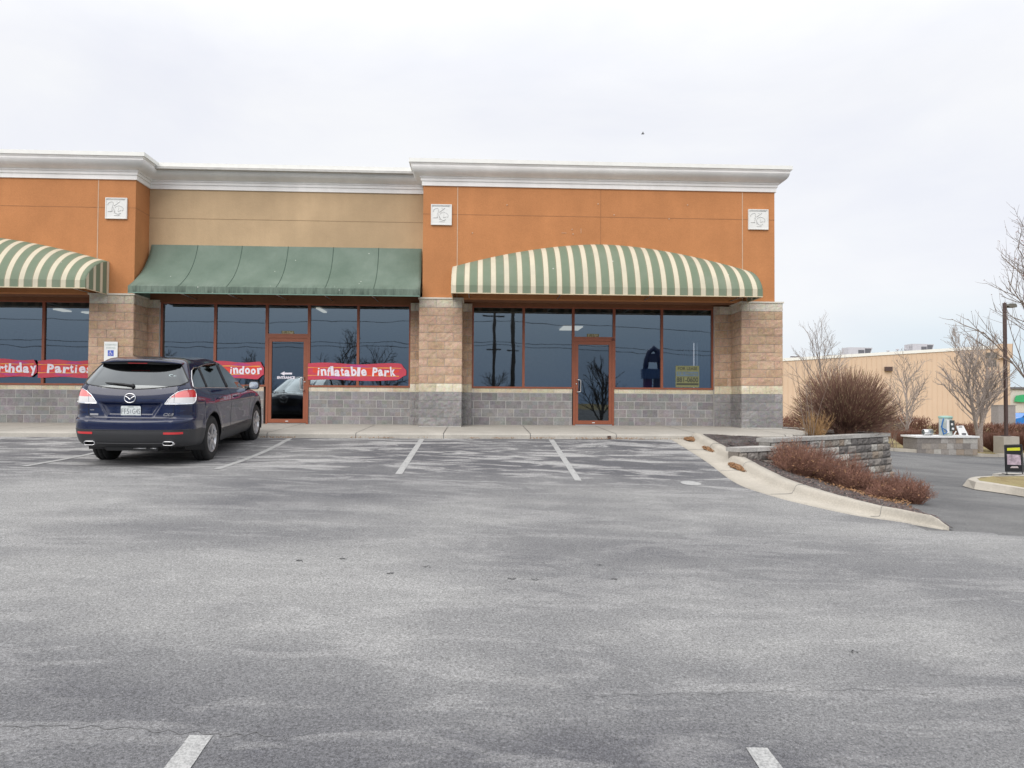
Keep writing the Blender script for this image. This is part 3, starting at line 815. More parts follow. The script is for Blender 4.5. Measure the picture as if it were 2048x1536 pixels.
def green_awning():
    t = thing('green_awning', 'plain green sloping canvas awning between the two striped awnings', 'awning', (-4.7, .8, 3.06))
    xT0, xT1, xB0, xB1 = -8.10, -1.445, -8.10, -1.385; YF = -.40; zf = 3.215; zb = 3.075
    m = MB(); NX, NS = 80, 14
    seams = [-6.97, -5.885, -4.757, -3.64, -2.52]
    def pt(u, s):
        sag = 0
        xx = xT0+(xT1-xT0)*u
        dx = min([abs(xx-q) for q in seams]+[abs(xx-xT0), abs(xx-xT1)])
        sag = -.018*min(1, dx/.5)*math.sin(PI*s)
        x = xx+(xB1-xT1)*u*s
        y = .795+(YF-.795)*(s**1.22); z = 4.42+(zf-4.42)*(1-(1-s)**1.45)*1.0
        z = 4.42+(zf-4.42)*(s**.86)
        y = .795+(YF-.795)*(.55*s+.45*s**2.6)
        return Vector((x, y+sag, z+sag))
    for i in range(NX):
        for k in range(NS):
            a, b = i/NX, (i+1)/NX; c, d = k/NS, (k+1)/NS
            m.face([pt(a, d), pt(b, d), pt(b, c), pt(a, c)], 0, True)
    for u in (0, 1):
        P = [pt(u, k/NS) for k in range(NS+1)]+[Vector((pt(u, 1).x, YF, zb))]
        ctr = Vector((pt(u, 0).x, .795, zb))
        for k in range(len(P)-1):
            tri = [ctr, P[k], P[k+1]]; m.face(tri if u else tri[::-1])
    o = m.build('canvas', M['green'], t)
    import bmesh
    bm = bmesh.new(); bm.from_mesh(o.data); bmesh.ops.remove_doubles(bm, verts=bm.verts, dist=1e-5); bm.to_mesh(o.data); bm.free()
    v = MB(); x0, x1 = pt(0, 1).x, pt(1, 1).x
    for i in range(40):
        a = x0+(x1-x0)*i/40; b = x0+(x1-x0)*(i+1)/40
        za = zb-.008*abs(math.sin(i*1.1)); zb_ = zb-.008*abs(math.sin((i+1)*1.1))
        v.face([(a, YF-.006, za), (b, YF-.006, zb_), (b, YF-.006, zf), (a, YF-.006, zf)])
    v.build('valance', M['green'], t)
    sm_ = plain('seam_thread', (.04, .08, .06))
    for q in seams:
        s = MB(); u = (q-xT0)/(xT1-xT0); s.tube([pt(u, k/NS)+Vector((0, -.003, .003)) for k in range(NS+1)], .006, 4, cap=False)
        s.build('seam', sm_, t)
    f = MB(); f.box((x0, YF-.012, zb-.03), (x1, YF+.012, zb-.009))
    f.build('hem_rail', plain('green_rail', (.16, .27, .22)), t)
    f = MB()
    for q in seams: f.tube([(q, YF+.02, zb), (q, .79, zb)], .012, 6); f.tube([(q, YF+.05, zb), (q+.25, .79, 3.4)], .009, 6)
    f.tube([(x0+.02, YF+.02, zb), (x1-.02, YF+.02, zb)], .014, 6)
    f.build('frame', M['steel'], t)
green_awning()

# carved wall plaques
M['plaque'] = plain('plaque_stone', (.74, .74, .72), .8, var=.04)
M['groove'] = plain('plaque_shadow', (.56, .56, .55), .9)
def plaque(xc, zc, label):
    w = .25; Y = .05
    t = thing('wall_plaque', label, 'plaque', (xc, Y, zc-w), group='square white monogram plaques')
    m = MB(); m.box((xc-w, Y-.035, zc-w), (xc+w, Y-.001, zc+w)); m.build('slab', M['plaque'], t)
    r = MB(); f = .022
    r.box((xc-w, Y-.047, zc-w), (xc-w+f, Y-.035, zc+w)); r.box((xc+w-f, Y-.047, zc-w), (xc+w, Y-.035, zc+w))
    r.box((xc-w+f, Y-.0465, zc+w-f), (xc+w-f, Y-.035, zc+w)); r.box((xc-w+f, Y-.0465, zc-w), (xc+w-f, Y-.035, zc-w+f)); r.build('rim', M['plaque'], t)
    s = MB(); P = lambda x, y: (xc+(x-768+20)/1536*.75, Y-.037, zc-(y-810)/1536*.75)
    def st(pts, r_): s.tube([P(*p) for p in pts], r_, 5)
    st([(280, 385), (1150, 385)], .008)
    st([(360, 660), (350, 600), (400, 545), (470, 510), (560, 490), (610, 560), (590, 660), (575, 760)], .0065)
    st([(575, 700), (610, 800), (645, 900), (690, 1010)], .009)
    st([(760, 480), (800, 500)], .007); st([(930, 470), (840, 540), (740, 620), (650, 690)], .008)
    st([(360, 965), (460, 965), (570, 955)], .009); st([(560, 720), (545, 850), (560, 950)], .005)
    st([(690, 790), (740, 720), (860, 680), (990, 720), (1080, 800), (1075, 900), (1030, 940)], .006)
    st([(870, 740), (870, 900)], .004); st([(830, 945), (920, 940), (990, 900)], .008)
    st([(640, 1030), (740, 1040), (820, 1090), (900, 1080), (970, 1040)], .008); st([(660, 1160), (780, 1150), (850, 1170), (910, 1140)], .007)
    s.build('monogram', M['groove'], t)
plaque(-8.597, 5.11, 'white carved monogram plaque on the orange wall above the disabled parking sign')
plaque(-.919, 5.095, 'white carved monogram plaque above the pier between the green and striped awnings')
plaque(6.862, 5.115, 'white carved monogram plaque near the building\'s right-hand corner')

# ------------------------------------------------------------------ signs on the glass
M['ban_red'] = plain('banner_red', (.56, .05, .085), .4, var=.08, sc=2, bstr=.5, bdist=.01)
M['ban_pur'] = plain('banner_magenta', (.46, .05, .20), .55, var=.1)
M['ban_or'] = plain('banner_orange', (.72, .06, .03), .55, var=.05)
M['ban_yel'] = plain('banner_yellow', (.88, .42, .06), .55, var=.05)
M['let'] = plain('letter_white', (.80, .76, .84), .5, var=.03)
def banner(x0, x1, z0, z1, label, words, ends=(0, 0), seed=0):
    Y = .812
    t = thing('window_banner', label, 'banner', ((x0+x1)/2, Y, z0), group='red window banners')
    n = 40; zm = (z0+z1)/2; h = (z1-z0)/2
    top = lambda u: z1-.028*(1+math.sin(u*9.5+seed))*.7; bot = lambda u: z0+.022*(1+math.sin(u*8+seed*1.7+1))*.7
    def band(nm, mat, lo, hi, y, a=0, b=n, e=True):
        m = MB()
        for i in range(a, b):
            u0, u1 = i/n, (i+1)/n
            xa, xb = x0+(x1-x0)*u0, x0+(x1-x0)*u1
            q = [(xa, y, lo(u0)), (xb, y, lo(u1)), (xb, y, hi(u1)), (xa, y, hi(u0))]
            m.face(q)
        return m.build(nm, mat, t)
    cut = lambda u, f, s: f(u)
    T = lambda u: top(u)-(.16*sstep(.94, 1, u) if ends[1] else 0)-(.16*sstep(.06, 0, u) if ends[0] else 0)
    Bt = lambda u: bot(u)+(.12*sstep(.90, 1, u) if ends[1] else 0)+(.12*sstep(.1, 0, u) if ends[0] else 0)
    band('sheet', M['ban_red'], Bt, T, Y)
    band('stripe', M['ban_yel'], lambda u: zm+h*.43-.005, lambda u: zm+h*.43+.009+.006*math.sin(u*14+seed), Y-.003, 1 if ends[0] else 0, n-2 if ends[1] else n)
    band('stripe', M['ban_yel'], lambda u: zm-h*.43-.009-.006*math.sin(u*12+seed), lambda u: zm-h*.43+.005, Y-.003, 2 if ends[0] else 0, n-3 if ends[1] else n)
    band('patch', M['ban_pur'], lambda u: zm+h*.48, lambda u: min(T(u)-.006, zm+h*.48+.07*max(0, math.sin(u*10+seed))), Y-.0015, 2, n-3)
    band('patch', M['ban_pur'], lambda u: max(Bt(u)+.006, zm-h*.5-.07*max(0, math.sin(u*9+seed+2))), lambda u: zm-h*.5, Y-.0015, 2, n-4)
    band('patch', M['ban_or'], lambda u: zm-.10*abs(math.sin(u*7+seed)), lambda u: zm+.09*abs(math.cos(u*6+seed)), Y-.0015, 2, n-3)
    for w, xa, xb, sz in words:
        # bouncy hand-cut letters, each a little turned
        full = xb-xa; tot = sum(.55 if ch in 'itlfj' else 1 for ch in w); x = xa
        m_ = []
        for i, ch in enumerate(w):
            cw = full*(.55 if ch in 'itlfj' else 1)/tot; ang = (.10 if i % 2 else -.07)
            o = text(ch, sz*(1.04 if i % 2 else .98), (x+cw/2, Y-.006, zm-.005+(.010 if i % 2 else -.006)), (math.cos(ang), 0, math.sin(ang)), (-math.sin(ang), 0, math.cos(ang)), 'lettering', M['let'], t, bold=(.003 if ch == 'i' else .012), fit=cw*(.50 if ch == 'i' else .86), ext=.0015)
            m_.append(o); x += cw
        # join the letters of one word into one lettering mesh
        J = MB()
        for o in m_:
            b0 = len(J.v); J.v += [tuple(v.co) for v in o.data.vertices]
            for p in o.data.polygons: J.f.append(tuple(b0+i for i in p.vertices)); J.mi.append(0); J.sm.append(False)
            me = o.data; bpy.data.objects.remove(o); bpy.data.meshes.remove(me)
        J.build('lettering', M['let'], t)
banner(-12.3, -10.80, 1.10, 1.565, 'red window banner reading Birthday, its first letter outside the photo', [('Birthday', -12.02, -10.80, .30)], (0, 1), .6)
banner(-10.78, -9.30, 1.10, 1.555, 'red window banner reading Parties beside the stone pier', [('Parties', -10.58, -9.44, .30)], (0, 0), 2.1)
banner(-7.0, -5.32, 1.10, 1.555, 'red window banner reading indoor behind the parked blue car', [('indoor', -6.16, -5.36, .27)], (1, 1), 1.2)
banner(-4.24, -1.80, 1.085, 1.535, 'long red window banner reading inflatable Park right of the entrance door', [('inflatable', -4.02, -2.78, .30), ('Park', -2.66, -2.08, .30)], (0, 1), 3.0)
# entrance arrow
t = thing('entrance_decal', 'white left-pointing arrow over the word ENTRANCE on the shop door glass', 'door decal', (-4.75, GY, 1.2))
Y = GY-.004
m = MB(); a0 = at(561, 747, Y); 
m.prism([(0, 0), (.10, .055), (.10, .022), (.285, .022), (.285, -.022), (.10, -.022), (.10, -.055)], lambda u, v, d: (a0.x+u, Y-d, a0.z+v), 0, .002); m.build('arrow', M['let'], t)
p = at(572, 755.5, Y); text('ENTRANCE', .085, (p.x, Y-.002, p.z), (1, 0, 0), (0, 0, 1), 'lettering', M['let'], t, bold=.004, fit=.44)
# small sticker low in the window
m = MB(); p = at(620, 773, Y); m.prism([(-.05, -.018), (-.03, -.026), (.03, -.026), (.05, -.018), (.05, .018), (.03, .026), (-.03, .026), (-.05, .018)], lambda u, v, d: (p.x+u, Y-d, p.z+v), 0, .002)
tag(m.build('window_sticker', plain('sticker', (.6, .66, .8))), 'tiny pale blue sticker in the window\'s lower corner right of the entrance door', 'sticker')
# unit numbers
M['gold'] = plain('dull_gold', (.18, .16, .07), .5); M['gold2'] = plain('gold_letters', (.40, .36, .22), .5)
for s, xc, zc, lb in (('E-100', 2.906, 2.268, 'small gold unit number above the door of the shop for lease'), ('E-104', -4.758, 2.262, 'small gold unit number above the door marked ENTRANCE')):
    t = thing('unit_number', lb, 'door number', (xc, GY, zc-.06), group='gold unit numbers over doors')
    m = MB(); m.box((xc-.155, GY-.006, zc-.06), (xc+.155, GY-.002, zc+.06)); m.build('plate', M['gold'], t)
    text(s, .12, (xc, GY-.008, zc), (1, 0, 0), (0, 0, 1), 'lettering', M['gold2'], t, bold=.003, fit=.26)
# lease sign
t = thing('lease_sign', 'yellow FOR LEASE sign with a phone number, low in the right-hand window', 'sign', (5.33, GY, .97))
M['ls_yel'] = plain('lease_yellow', (.22, .225, .10), .55, var=.04); M['ls_blk'] = plain('lease_black', (.06, .065, .045), .6); M['ls_blue'] = plain('lease_blue', (.13, .19, .25), .6)
x0, x1, z0, z1 = 5.035, 5.645, .985, 1.535; Y = GY-.004
m = MB(); m.box((x0, Y-.004, z0), (x1, Y, z1)); m.build('board', M['ls_yel'], t)
m = MB(); m.box((x0+.02, Y-.0055, z0+.285), (x1-.02, Y-.004, z0+.40)); m.build('band', M['ls_blue'], t)
m = MB(); m.box((x0+.02, Y-.0055, z0+.055), (x1-.02, Y-.004, z0+.105)); m.box((x0+.02, Y-.0055, z0+.262), (x1-.02, Y-.004, z0+.270)); m.build('rule', M['ls_blk'], t)
xc = (x0+x1)/2
text('FOR LEASE', .105, (xc, Y-.006, z1-.075), (1, 0, 0), (0, 0, 1), 'lettering', M['ls_blk'], t, bold=.001, fit=.50)
text('R.B. Murray', .10, (xc, Y-.0075, z0+.345), (1, 0, 0), (0, 0, 1), 'lettering', M['ls_yel'], t, fit=.50)
text('881-0600', .17, (xc, Y-.006, z0+.185), (1, 0, 0), (0, 0, 1), 'phone_number', M['ls_blk'], t, bold=.004, fit=.56)
# disabled parking sign on the pier
t = thing('parking_sign', 'white RESERVED PARKING sign with blue wheelchair symbol on the left pier', 'sign', (-8.63, -.03, 1.33))
M['sg_white'] = plain('sign_white', (.78, .79, .78), .45, var=.03); M['sg_blue'] = plain('sign_blue', (.05, .10, .48), .45, var=.04); M['sg_green'] = plain('faded_green', (.50, .57, .55), .5)
x0, x1, z0, z1 = -8.785, -8.475, 1.33, 1.94; Y = -.045
m = MB(); m.box((x0, Y, z0), (x1, Y+.005, z1)); m.build('plate', M['sg_white'], t)
xc = (x0+x1)/2
text('RESERVED', .062, (xc, Y-.002, z1-.075), (1, 0, 0), (0, 0, 1), 'lettering', M['sg_green'], t, fit=.26)
text('PARKING', .062, (xc, Y-.002, z1-.15), (1, 0, 0), (0, 0, 1), 'lettering', M['sg_green'], t, fit=.21)
sq = .068; zc = z1-.27
m = MB(); m.box((xc-sq, Y-.002, zc-sq), (xc+sq, Y, zc+sq)); pan = m.build('symbol_panel', M['sg_blue'], t)
s = MB(); P = lambda x, y: (xc+x, Y-.004, zc+y)
s.lathe([(0, -.001), (.010, -.001)], P(-.012, .048), (1, 0, 0), (0, 0, 1), (0, 1, 0), 10)
s.tube([P(-.012, .036), P(-.010, .004), P(.020, .002), P(.034, -.030), P(.046, -.026)], .006, 5)
s.tube([P(-.012, .018), P(.014, .018)], .004, 5)
s.tube([P(-.006+.032*math.cos(a), -.016+.032*math.sin(a)) for a in [math.radians(d) for d in range(115, 345, 18)]], .005, 5)
s.build('wheelchair_symbol', M['let'], pan)

# ================================================================== the blue sport utility car
M['navy'] = paint('navy_paint', (.0022, .0075, .038), .22)
M['clad'] = plain('grey_cladding', (.035, .036, .040), .5, var=.05)
M['black_pl'] = plain('black_plastic', (.012, .012, .014), .4, var=.05)
M['rubber'] = plain('tyre_rubber', (.016, .016, .017), .85, var=.1)
M['chrome'] = plain('chrome', (.80, .80, .82), .12, 1.0, .02)
M['alloy'] = plain('silver_alloy', (.62, .62, .64), .32, .85, .04)
M['carglass'] = glass('tinted_car_glass', (.05, .055, .06), 3.2, 0, color=(.92, .97, 1))
M['lampred'] = paint('lamp_red', (.50, .035, .04), .15); M['lampclr'] = plain('lamp_clear', (.72, .70, .70), .12, 0, .06, coat=1.0)
M['rtu_h'] = plain('headlamp', (.22, .22, .24), .15, 0, .06, coat=1.0); M['lamppink'] = paint('lamp_pink', (.70, .20, .20), .12)
M['seat'] = plain('seat_fabric', (.05, .05, .055), .9)
CAR = thing('blue_suv', 'dark blue five-door family SUV parked nose-in to the kerb, seen from behind', 'car', (-5.285, -6.42, 0), (math.radians(3.6), math.radians(.4), math.radians(2.2)))
CARS = .968
CAR.scale = (.955, .985, 1.0)
def car():
    import numpy as np
    # level: yr zr cr rr | w zs | yf zf cf rf
    LV = [
     (.27, .325, .12, .36, .80, .235, 4.80, .24, .20, .5),
     (.14, .350, .14, .37, .885, .28, 4.95, .30, .22, .5),
     (.05, .42, .15, .37, .935, .38, 5.03, .42, .24, .5),
     (.005, .53, .15, .37, .955, .52, 5.06, .54, .25, .5),
     (.00, .62, .15, .36, .962, .62, 5.06, .62, .25, .5),
     (.005, .73, .15, .35, .965, .70, 5.05, .70, .25, .5),
     (.03, .765, .14, .33, .965, .76, 5.03, .76, .25, .5),
     (.095, .79, .125, .31, .965, .83, 5.01, .82, .25, .5),
     (.115, .90, .115, .30, .964, .92, 4.97, .88, .26, .5),
     (.125, 1.02, .11, .29, .958, 1.00, 4.90, .94, .30, .5),
     (.140, 1.13, .11, .28, .942, 1.07, 4.72, .99, .34, .5),
     (.170, 1.235, .11, .26, .913, 1.13, 4.35, 1.035, .34, .55),
     (.195, 1.285, .11, .24, .885, 1.165, 4.05, 1.075, .30, .5),
     (.275, 1.375, .10, .22, .835, 1.26, 3.78, 1.19, .28, .4),
     (.385, 1.485, .10, .20, .775, 1.385, 3.40, 1.37, .25, .35),
     (.50, 1.59, .09, .18, .715, 1.51, 3.00, 1.53, .20, .3),
     (.56, 1.645, .09, .18, .675, 1.585, 2.75, 1.61, .17, .3),
     (.66, 1.690, .07, .20, .60, 1.645, 2.55, 1.66, .14, .3),
     (.90, 1.715, .05, .18, .45, 1.688, 2.40, 1.695, .10, .2),
     (1.2, 1.727, .02, .12, .22, 1.712, 2.25, 1.712, .05, .1),
     (1.5, 1.730, .00, .01, .02, 1.720, 2.1, 1.718, .0, .01)]
    NA, NB, NC, ND, NE = 44, 20, 250, 16, 30
    def ring(L):
        yr, zr, cr, rr, w, zs, yf, zf, cf, rf = L; P = []
        rr = min(rr, w*.9); rf = min(rf, w*.9)
        wt = lambda y: w*(1-.05*max(0, (2.4-y)/2.4)**2.2-.05*max(0, (y-2.6)/2.5)**2.5)
        for i in range(NA): x = (w-rr)*i/NA; P.append((x, yr+cr*(x/w)**2))
        yA = yr+cr*((w-rr)/w)**2; yB = yA+rr*1.05
        for i in range(NB):
            a = PI/2*i/NB; P.append(((wt(yr)-rr)+rr*math.sin(a)**.92 if False else (w-rr)+(wt(yB)-(w-rr))*math.sin(a), yA+(yB-yA)*(1-math.cos(a))))
        yD = yf-cf-rf*1.0; 
        for i in range(NC):
            y = yB+(yD-yB)*i/NC; P.append((wt(y), y))
        xD = wt(yD)
        for i in range(ND):
            a = PI/2*i/ND; P.append((xD-rf*(1-math.cos(a)), yD+rf*math.sin(a)))
        for i in range(NE+1):
            u = i/NE; x = (xD-rf)*(1-u); P.append((x, yf-cf*(x/max(w, .01))**2 if True else 0))
        # close the small step between the corner and the crowned front
        y0 = P[NA+NB+NC+ND][1]; yc = P[NA+NB+NC+ND-1][1]
        out = []
        for i, (x, y) in enumerate(P):
            if i >= NA+NB+NC+ND: 
                u = (i-(NA+NB+NC+ND))/NE; y = yc+(yf-yc)*(1-(1-u)**2.0)
            zz = zr+(zs-zr)*sstep(yr+.05, yr+1.15, y)
            zz = zz+(zf-zz)*sstep(min(3.2, yf-1.3), yf-.15, y)
            out.append((x, y, zz))
        return out
    A = np.array([ring(L) for L in LV])
    # Catmull-Rom between levels
    sub = []
    n = len(LV)
    for i in range(n-1):
        d = np.abs(A[i+1]-A[i]).max(axis=0); k = max(2, int(round(float(np.linalg.norm((A[i+1]-A[i])[NA//2]))/.0125)))
        k = min(k, 12)
        p0, p1, p2, p3 = A[max(i-1, 0)], A[i], A[i+1], A[min(i+2, n-1)]
        for j in range(k):
            t = j/k
            sub.append(.5*((2*p1)+(p2-p0)*t+(2*p0-5*p1+4*p2-p3)*t*t+(3*p1-p0-3*p2+p3)*t**3))
    sub.append(A[-1]); G = np.array(sub)
    AX = (1.185, 4.06); WR = .378; AR = .435; WZ = .378
    nl, nr, _ = G.shape
    for a in range(nl):
        for b in range(nr):
            x, y, z = G[a, b]
            if y < 1.0 and z < 1.3:      # tailgate recess for the plate
                hw = .50-(1.03-z)*.62
                if .735 < z < 1.05 and b < NA+4:
                    e = min(hw-x, 1.035-z, (z-.80)*1.5)
                    if e > 0: y += .055*sstep(0, .06, e)
                if z < .80 and x < .56 and z > .735: y += 0.0
            for ay in AX:
                r = math.hypot(y-ay, z-WZ)
                if x > .7 and r < .62 and z < 1.0: x += .014*(1-sstep(AR, .62, r))
            if x > .7 and .8 < y < 4.4: # door side shaping: crease and tuck
                x += .008*math.exp(-((z-.93-.02*(2.5-y))/.05)**2)-.014*math.exp(-((z-.66)/.16)**2)
            G[a, b] = (x, y, z)
    def inpoly(px, py, poly):
        c = False; j = len(poly)-1
        for i in range(len(poly)):
            xi, yi = poly[i]; xj, yj = poly[j]
            if (yi > py) != (yj > py) and px < (xj-xi)*(py-yi)/(yj-yi)+xi: c = not c
            j = i
        return c
    REARW = [(0, 1.226), (.45, 1.240), (.72, 1.285), (.80, 1.335), (.795, 1.36), (.66, 1.555), (.62, 1.60), (0, 1.625)]
    TAIL_R = [(.515, 1.003), (.62, 1.125), (.70, 1.185), (.78, 1.214), (.84, 1.222), (1.05, 1.222), (1.05, 1.005), (.8, 1.003)]
    TAIL_S = [(0, 1.005), (0, 1.222), (.44, 1.222), (.47, 1.16), (.40, 1.04), (.33, 1.005)]
    QW = [(.46, 1.265), (.50, 1.245), (1.12, 1.225), (1.12, 1.255), (1.12, 1.545), (.92, 1.545), (.74, 1.50), (.56, 1.38)]
    RW = [(1.175, 1.222), (2.16, 1.175), (2.16, 1.605), (1.6, 1.588), (1.175, 1.55)]
    FW = [(2.235, 1.172), (3.56, 1.10), (3.62, 1.135), (3.22, 1.36), (2.9, 1.50), (2.62, 1.59), (2.235, 1.606)]
    WS = [(0, 1.09), (.80, 1.10), (.62, 1.60), (0, 1.63)]
    HEAD = [(.50, .70), (.60, .86), (1.0, .92), (1.0, .76), (.8, .68)]
    GRL = [(0, .62), (.36, .60), (.52, .80), (0, .82)]
    cls = {}
    def put(key, q, nrm_): cls.setdefault(key, []).append(q)
    for a in range(nl-1):
        for b in range(nr-1):
            q = [G[a, b], G[a, b+1], G[a+1, b+1], G[a+1, b]]
            c = (q[0]+q[1]+q[2]+q[3])/4; x, y, z = c
            rear = b < NA+NB-2; side = NA+NB-10 <= b < NA+NB+NC+6; front = b > NA+NB+NC+2
            k = 'body'
            hole = any(math.hypot(y-ay, z-WZ) < AR for ay in AX) and x > .6 and z < .95
            if hole: continue
            if b < NA+NB and y < 1.2 and inpoly(x, z, REARW) and b < NA+NB-6: k = 'rear_window'
            elif side and inpoly(y, z, QW) and x > .5: k = 'quarter_window'
            elif side and inpoly(y, z, RW): k = 'rear_door_window'
            elif side and inpoly(y, z, FW): k = 'front_door_window'
            elif y > 2.6 and b > NA+NB+NC-4 and inpoly(x, z, WS) and a > 60*0: 
                k = 'windshield' if z > 1.095 else 'body'
            if y < .55 and k == 'body':
                if (b < NA+NB-4 and inpoly(x, z, TAIL_R)) or (b >= NA+NB-4 and inpoly(y, z, TAIL_S)):
                    k = 'lamp'
            if k == 'body':
                zl = .612 if y < .9 else .49
                if y > 4.5: zl = .40
                ra = min(math.hypot(y-ay, z-WZ) for ay in AX)
                if z < zl-(.175*sstep(.5, .95, y) if y < .95 else 0)*0 or (x > .7 and z < .47): k = 'cladding'
                if y < 1.0 and y > .62 and z > .47: k = 'body' if z > .612-(y-.62)*.2 else k
                if ra < AR+.018 and x > .7: k = 'arch'
            if front and y > 4.5 and k in ('body', 'cladding'):
                if inpoly(x, z, HEAD): k = 'head'
                elif inpoly(x, z, GRL): k = 'grille'
                elif .30 < z < .47 and x < .62: k = 'grille'
            put(k, q, None)
    def mk(faces, name, mat, parent, mirror=True, only=None, off=0.0):
        m = MB(); idx = {}
        def vid(p):
            key = (round(p[0], 5), round(p[1], 5), round(p[2], 5))
            if key not in idx: idx[key] = len(m.v); m.v.append((float(p[0]), float(p[1]), float(p[2])))
            return idx[key]
        for q in faces:
            for sgn in ((1, -1) if mirror else ((only or 1),)):
                ids = [vid((p[0]*sgn, p[1], p[2])) for p in (q if sgn > 0 else q[::-1])]
                ids = [i for n_, i in enumerate(ids) if i != ids[n_-1]]
                if len(ids) >= 3: m.f.append(tuple(ids)); m.mi.append(0); m.sm.append(True)
        return m.build(name, mat, parent, True)
    body = mk(cls['body'], 'body', M['navy'], CAR)
    trim = mk(cls['cladding'], 'lower_cladding', M['clad'], CAR)
    for ay in AX:
        for s in (1, -1): mk([q for q in cls['arch'] if abs(sum(q)[1]/4-ay) < .7], 'arch_lip', M['clad'], CAR, False, s)
    mk(cls['rear_window'], 'rear_window', M['carglass'], CAR)
    mk(cls['windshield'], 'windshield', M['carglass'], CAR)
    for k in ('quarter_window', 'rear_door_window', 'front_door_window'):
        for s in (1, -1): mk(cls[k], k, M['carglass'], CAR, False, s)
    mk(cls['grille'], 'grille', M['black_pl'], CAR)
    for s in (1, -1): mk(cls['head'], 'headlight', M['rtu_h'], CAR, False, s)
    # tail lamps: red upper half, clear lower half, chrome rim
    for s in (1, -1):
        up_, lo_, rm_ = [], [], []
        for q in cls['lamp']:
            c = sum(q)/4; x, y, z = c
            if z < 1.022 or (z < 1.034 and y < .3 and False): rm_.append(q)
            elif z > 1.105: up_.append(q)
            else: lo_.append(q)
        o = mk(lo_, 'tail_light', M['lampclr'], CAR, False, s)
        inner = [q for q in up_ if sum(q)[1]/4 < .30 and sum(q)[0]/4 < .86]; outer = [q for q in up_ if not (sum(q)[1]/4 < .30 and sum(q)[0]/4 < .86)]
        mk(inner, 'pink_lens', M['lamppink'], o, False, s); mk(outer, 'red_lens', M['lampred'], o, False, s)
        mk(rm_, 'chrome_rim', M['chrome'], o, False, s)
    lampq = cls['lamp']
    # BVH of the outer skin for applied details
    vs, fs = [], []
    for k, qs in cls.items():
        for q in qs:
            for s in (1, -1):
                b = len(vs); vs += [Vector((float(p[0])*s, float(p[1]), float(p[2]))) for p in q]; fs.append((b, b+1, b+2, b+3))
    bvh = BVHTree.FromPolygons(vs, fs)
    def onrear(x, z, off=.004):
        h = bvh.ray_cast(Vector((x, -3, z)), Vector((0, 1, 0)))
        return Vector((x, h[0].y-off, z)) if h[0] else Vector((x, .2-off, z))
    def onside(y, z, s=1, off=.004):
        h = bvh.ray_cast(Vector((3*s, y, z)), Vector((-s, 0, 0)))
        return Vector((h[0].x+s*off, y, z)) if h[0] else Vector((.9*s, y, z))
    def dense(P, closed=True, st=.02):
        out = []
        for i in range(len(P) if closed else len(P)-1):
            a = Vector(P[i]); b = Vector(P[(i+1) % len(P)]); n_ = max(1, int((b-a).length/st))
            out += [tuple(a.lerp(b, j/n_)) for j in range(n_)]
        if not closed: out.append(P[-1])
        return out
    # window surrounds
    for s in (1, -1):
        m = MB(); full = [(.455, 1.262), (.52, 1.240), (1.15, 1.222), (2.2, 1.170), (3.57, 1.095), (3.63, 1.135), (3.23, 1.365), (2.9, 1.508), (2.62, 1.597), (2.2, 1.612), (1.6, 1.596), (1.15, 1.555), (.92, 1.552), (.73, 1.507), (.55, 1.385)]
        m.tube([onside(y, z, s, .002) for y, z in dense(full)], .0075, 5, closed=True); m.build('window_trim', M['chrome'], CAR, True)
        for P_, w_ in (([onside(1.148, z, s, .001) for z in [1.23+.32*i/12 for i in range(13)]], .020), ([onside(2.198, z, s, .001) for z in [1.18+.42*i/12 for i in range(13)]], .026)):
            m = MB(); m.tube(P_, w_, 5); m.build('pillar_trim', M['black_pl'], CAR, True)
        # door gaps
        m = MB()
        for P in ([(2.20, 1.165), (2.20, .9), (2.19, .50)], [(3.40, 1.10), (3.48, .9), (3.46, .60), (3.40, .50)], [(1.16, 1.21), (1.20, 1.0), (1.36, .86), (1.52, .72), (1.62, .58), (1.64, .50)], [(1.64, .495), (3.4, .495)]):
            m.tube([onside(y, z, s, -.001) for y, z in dense(P, False, .03)], .0042, 4, cap=False)
        m.build('door_gap', M['black_pl'], CAR, True)
        for y0 in (1.45, 2.42):
            m = MB(); z0 = 1.03-(y0-1.45)*.02
            m.tube([onside(y0, z0, s, .0), onside(y0+.02, z0, s, .035), onside(y0+.17, z0-.003, s, .037), onside(y0+.20, z0-.004, s, .0)], [.012, .014, .014, .012], 7)
            m.build('door_handle', M['navy'], CAR, True)
        m = MB(); m.tube([onside(y, .455, s, .004) for y in [1.72+.05*i for i in range(34)]], .013, 5); m.build('side_moulding', M['clad'], CAR, True)
        # mirror
        m = MB(); b = onside(3.42, 1.13, s, 0)
        prof = [(0, -.095), (.05, -.085), (.078, -.05), (.088, 0), (.085, .03), (.08, .045)]
        ctr = Vector((s*1.05, 3.46, 1.165))
        rings = []
        for r_, h in prof:
            o = len(m.v); rings.append(o)
            for k in range(20):
                t = 2*PI*k/20; ca, sa = math.cos(t), math.sin(t); e = .62
                m.v.append((ctr.x+1.22*r_*math.copysign(abs(ca)**e, ca), ctr.y-h, ctr.z+.95*r_*math.copysign(abs(sa)**e, sa)))
        for i in range(len(rings)-1):
            for k in range(20): m.f.append((rings[i]+k, rings[i]+(k+1) % 20, rings[i+1]+(k+1) % 20, rings[i+1]+k)); m.mi.append(0); m.sm.append(True)
        m.f.append(tuple(rings[-1]+k for k in range(20))); m.mi.append(0); m.sm.append(False)
        m.tube([(s*.86, 3.46, 1.115), (s*.98, 3.46, 1.125)], [.04, .035], 8)
        mo = m.build('door_mirror', M['black_pl'], CAR, True, fixn=True)
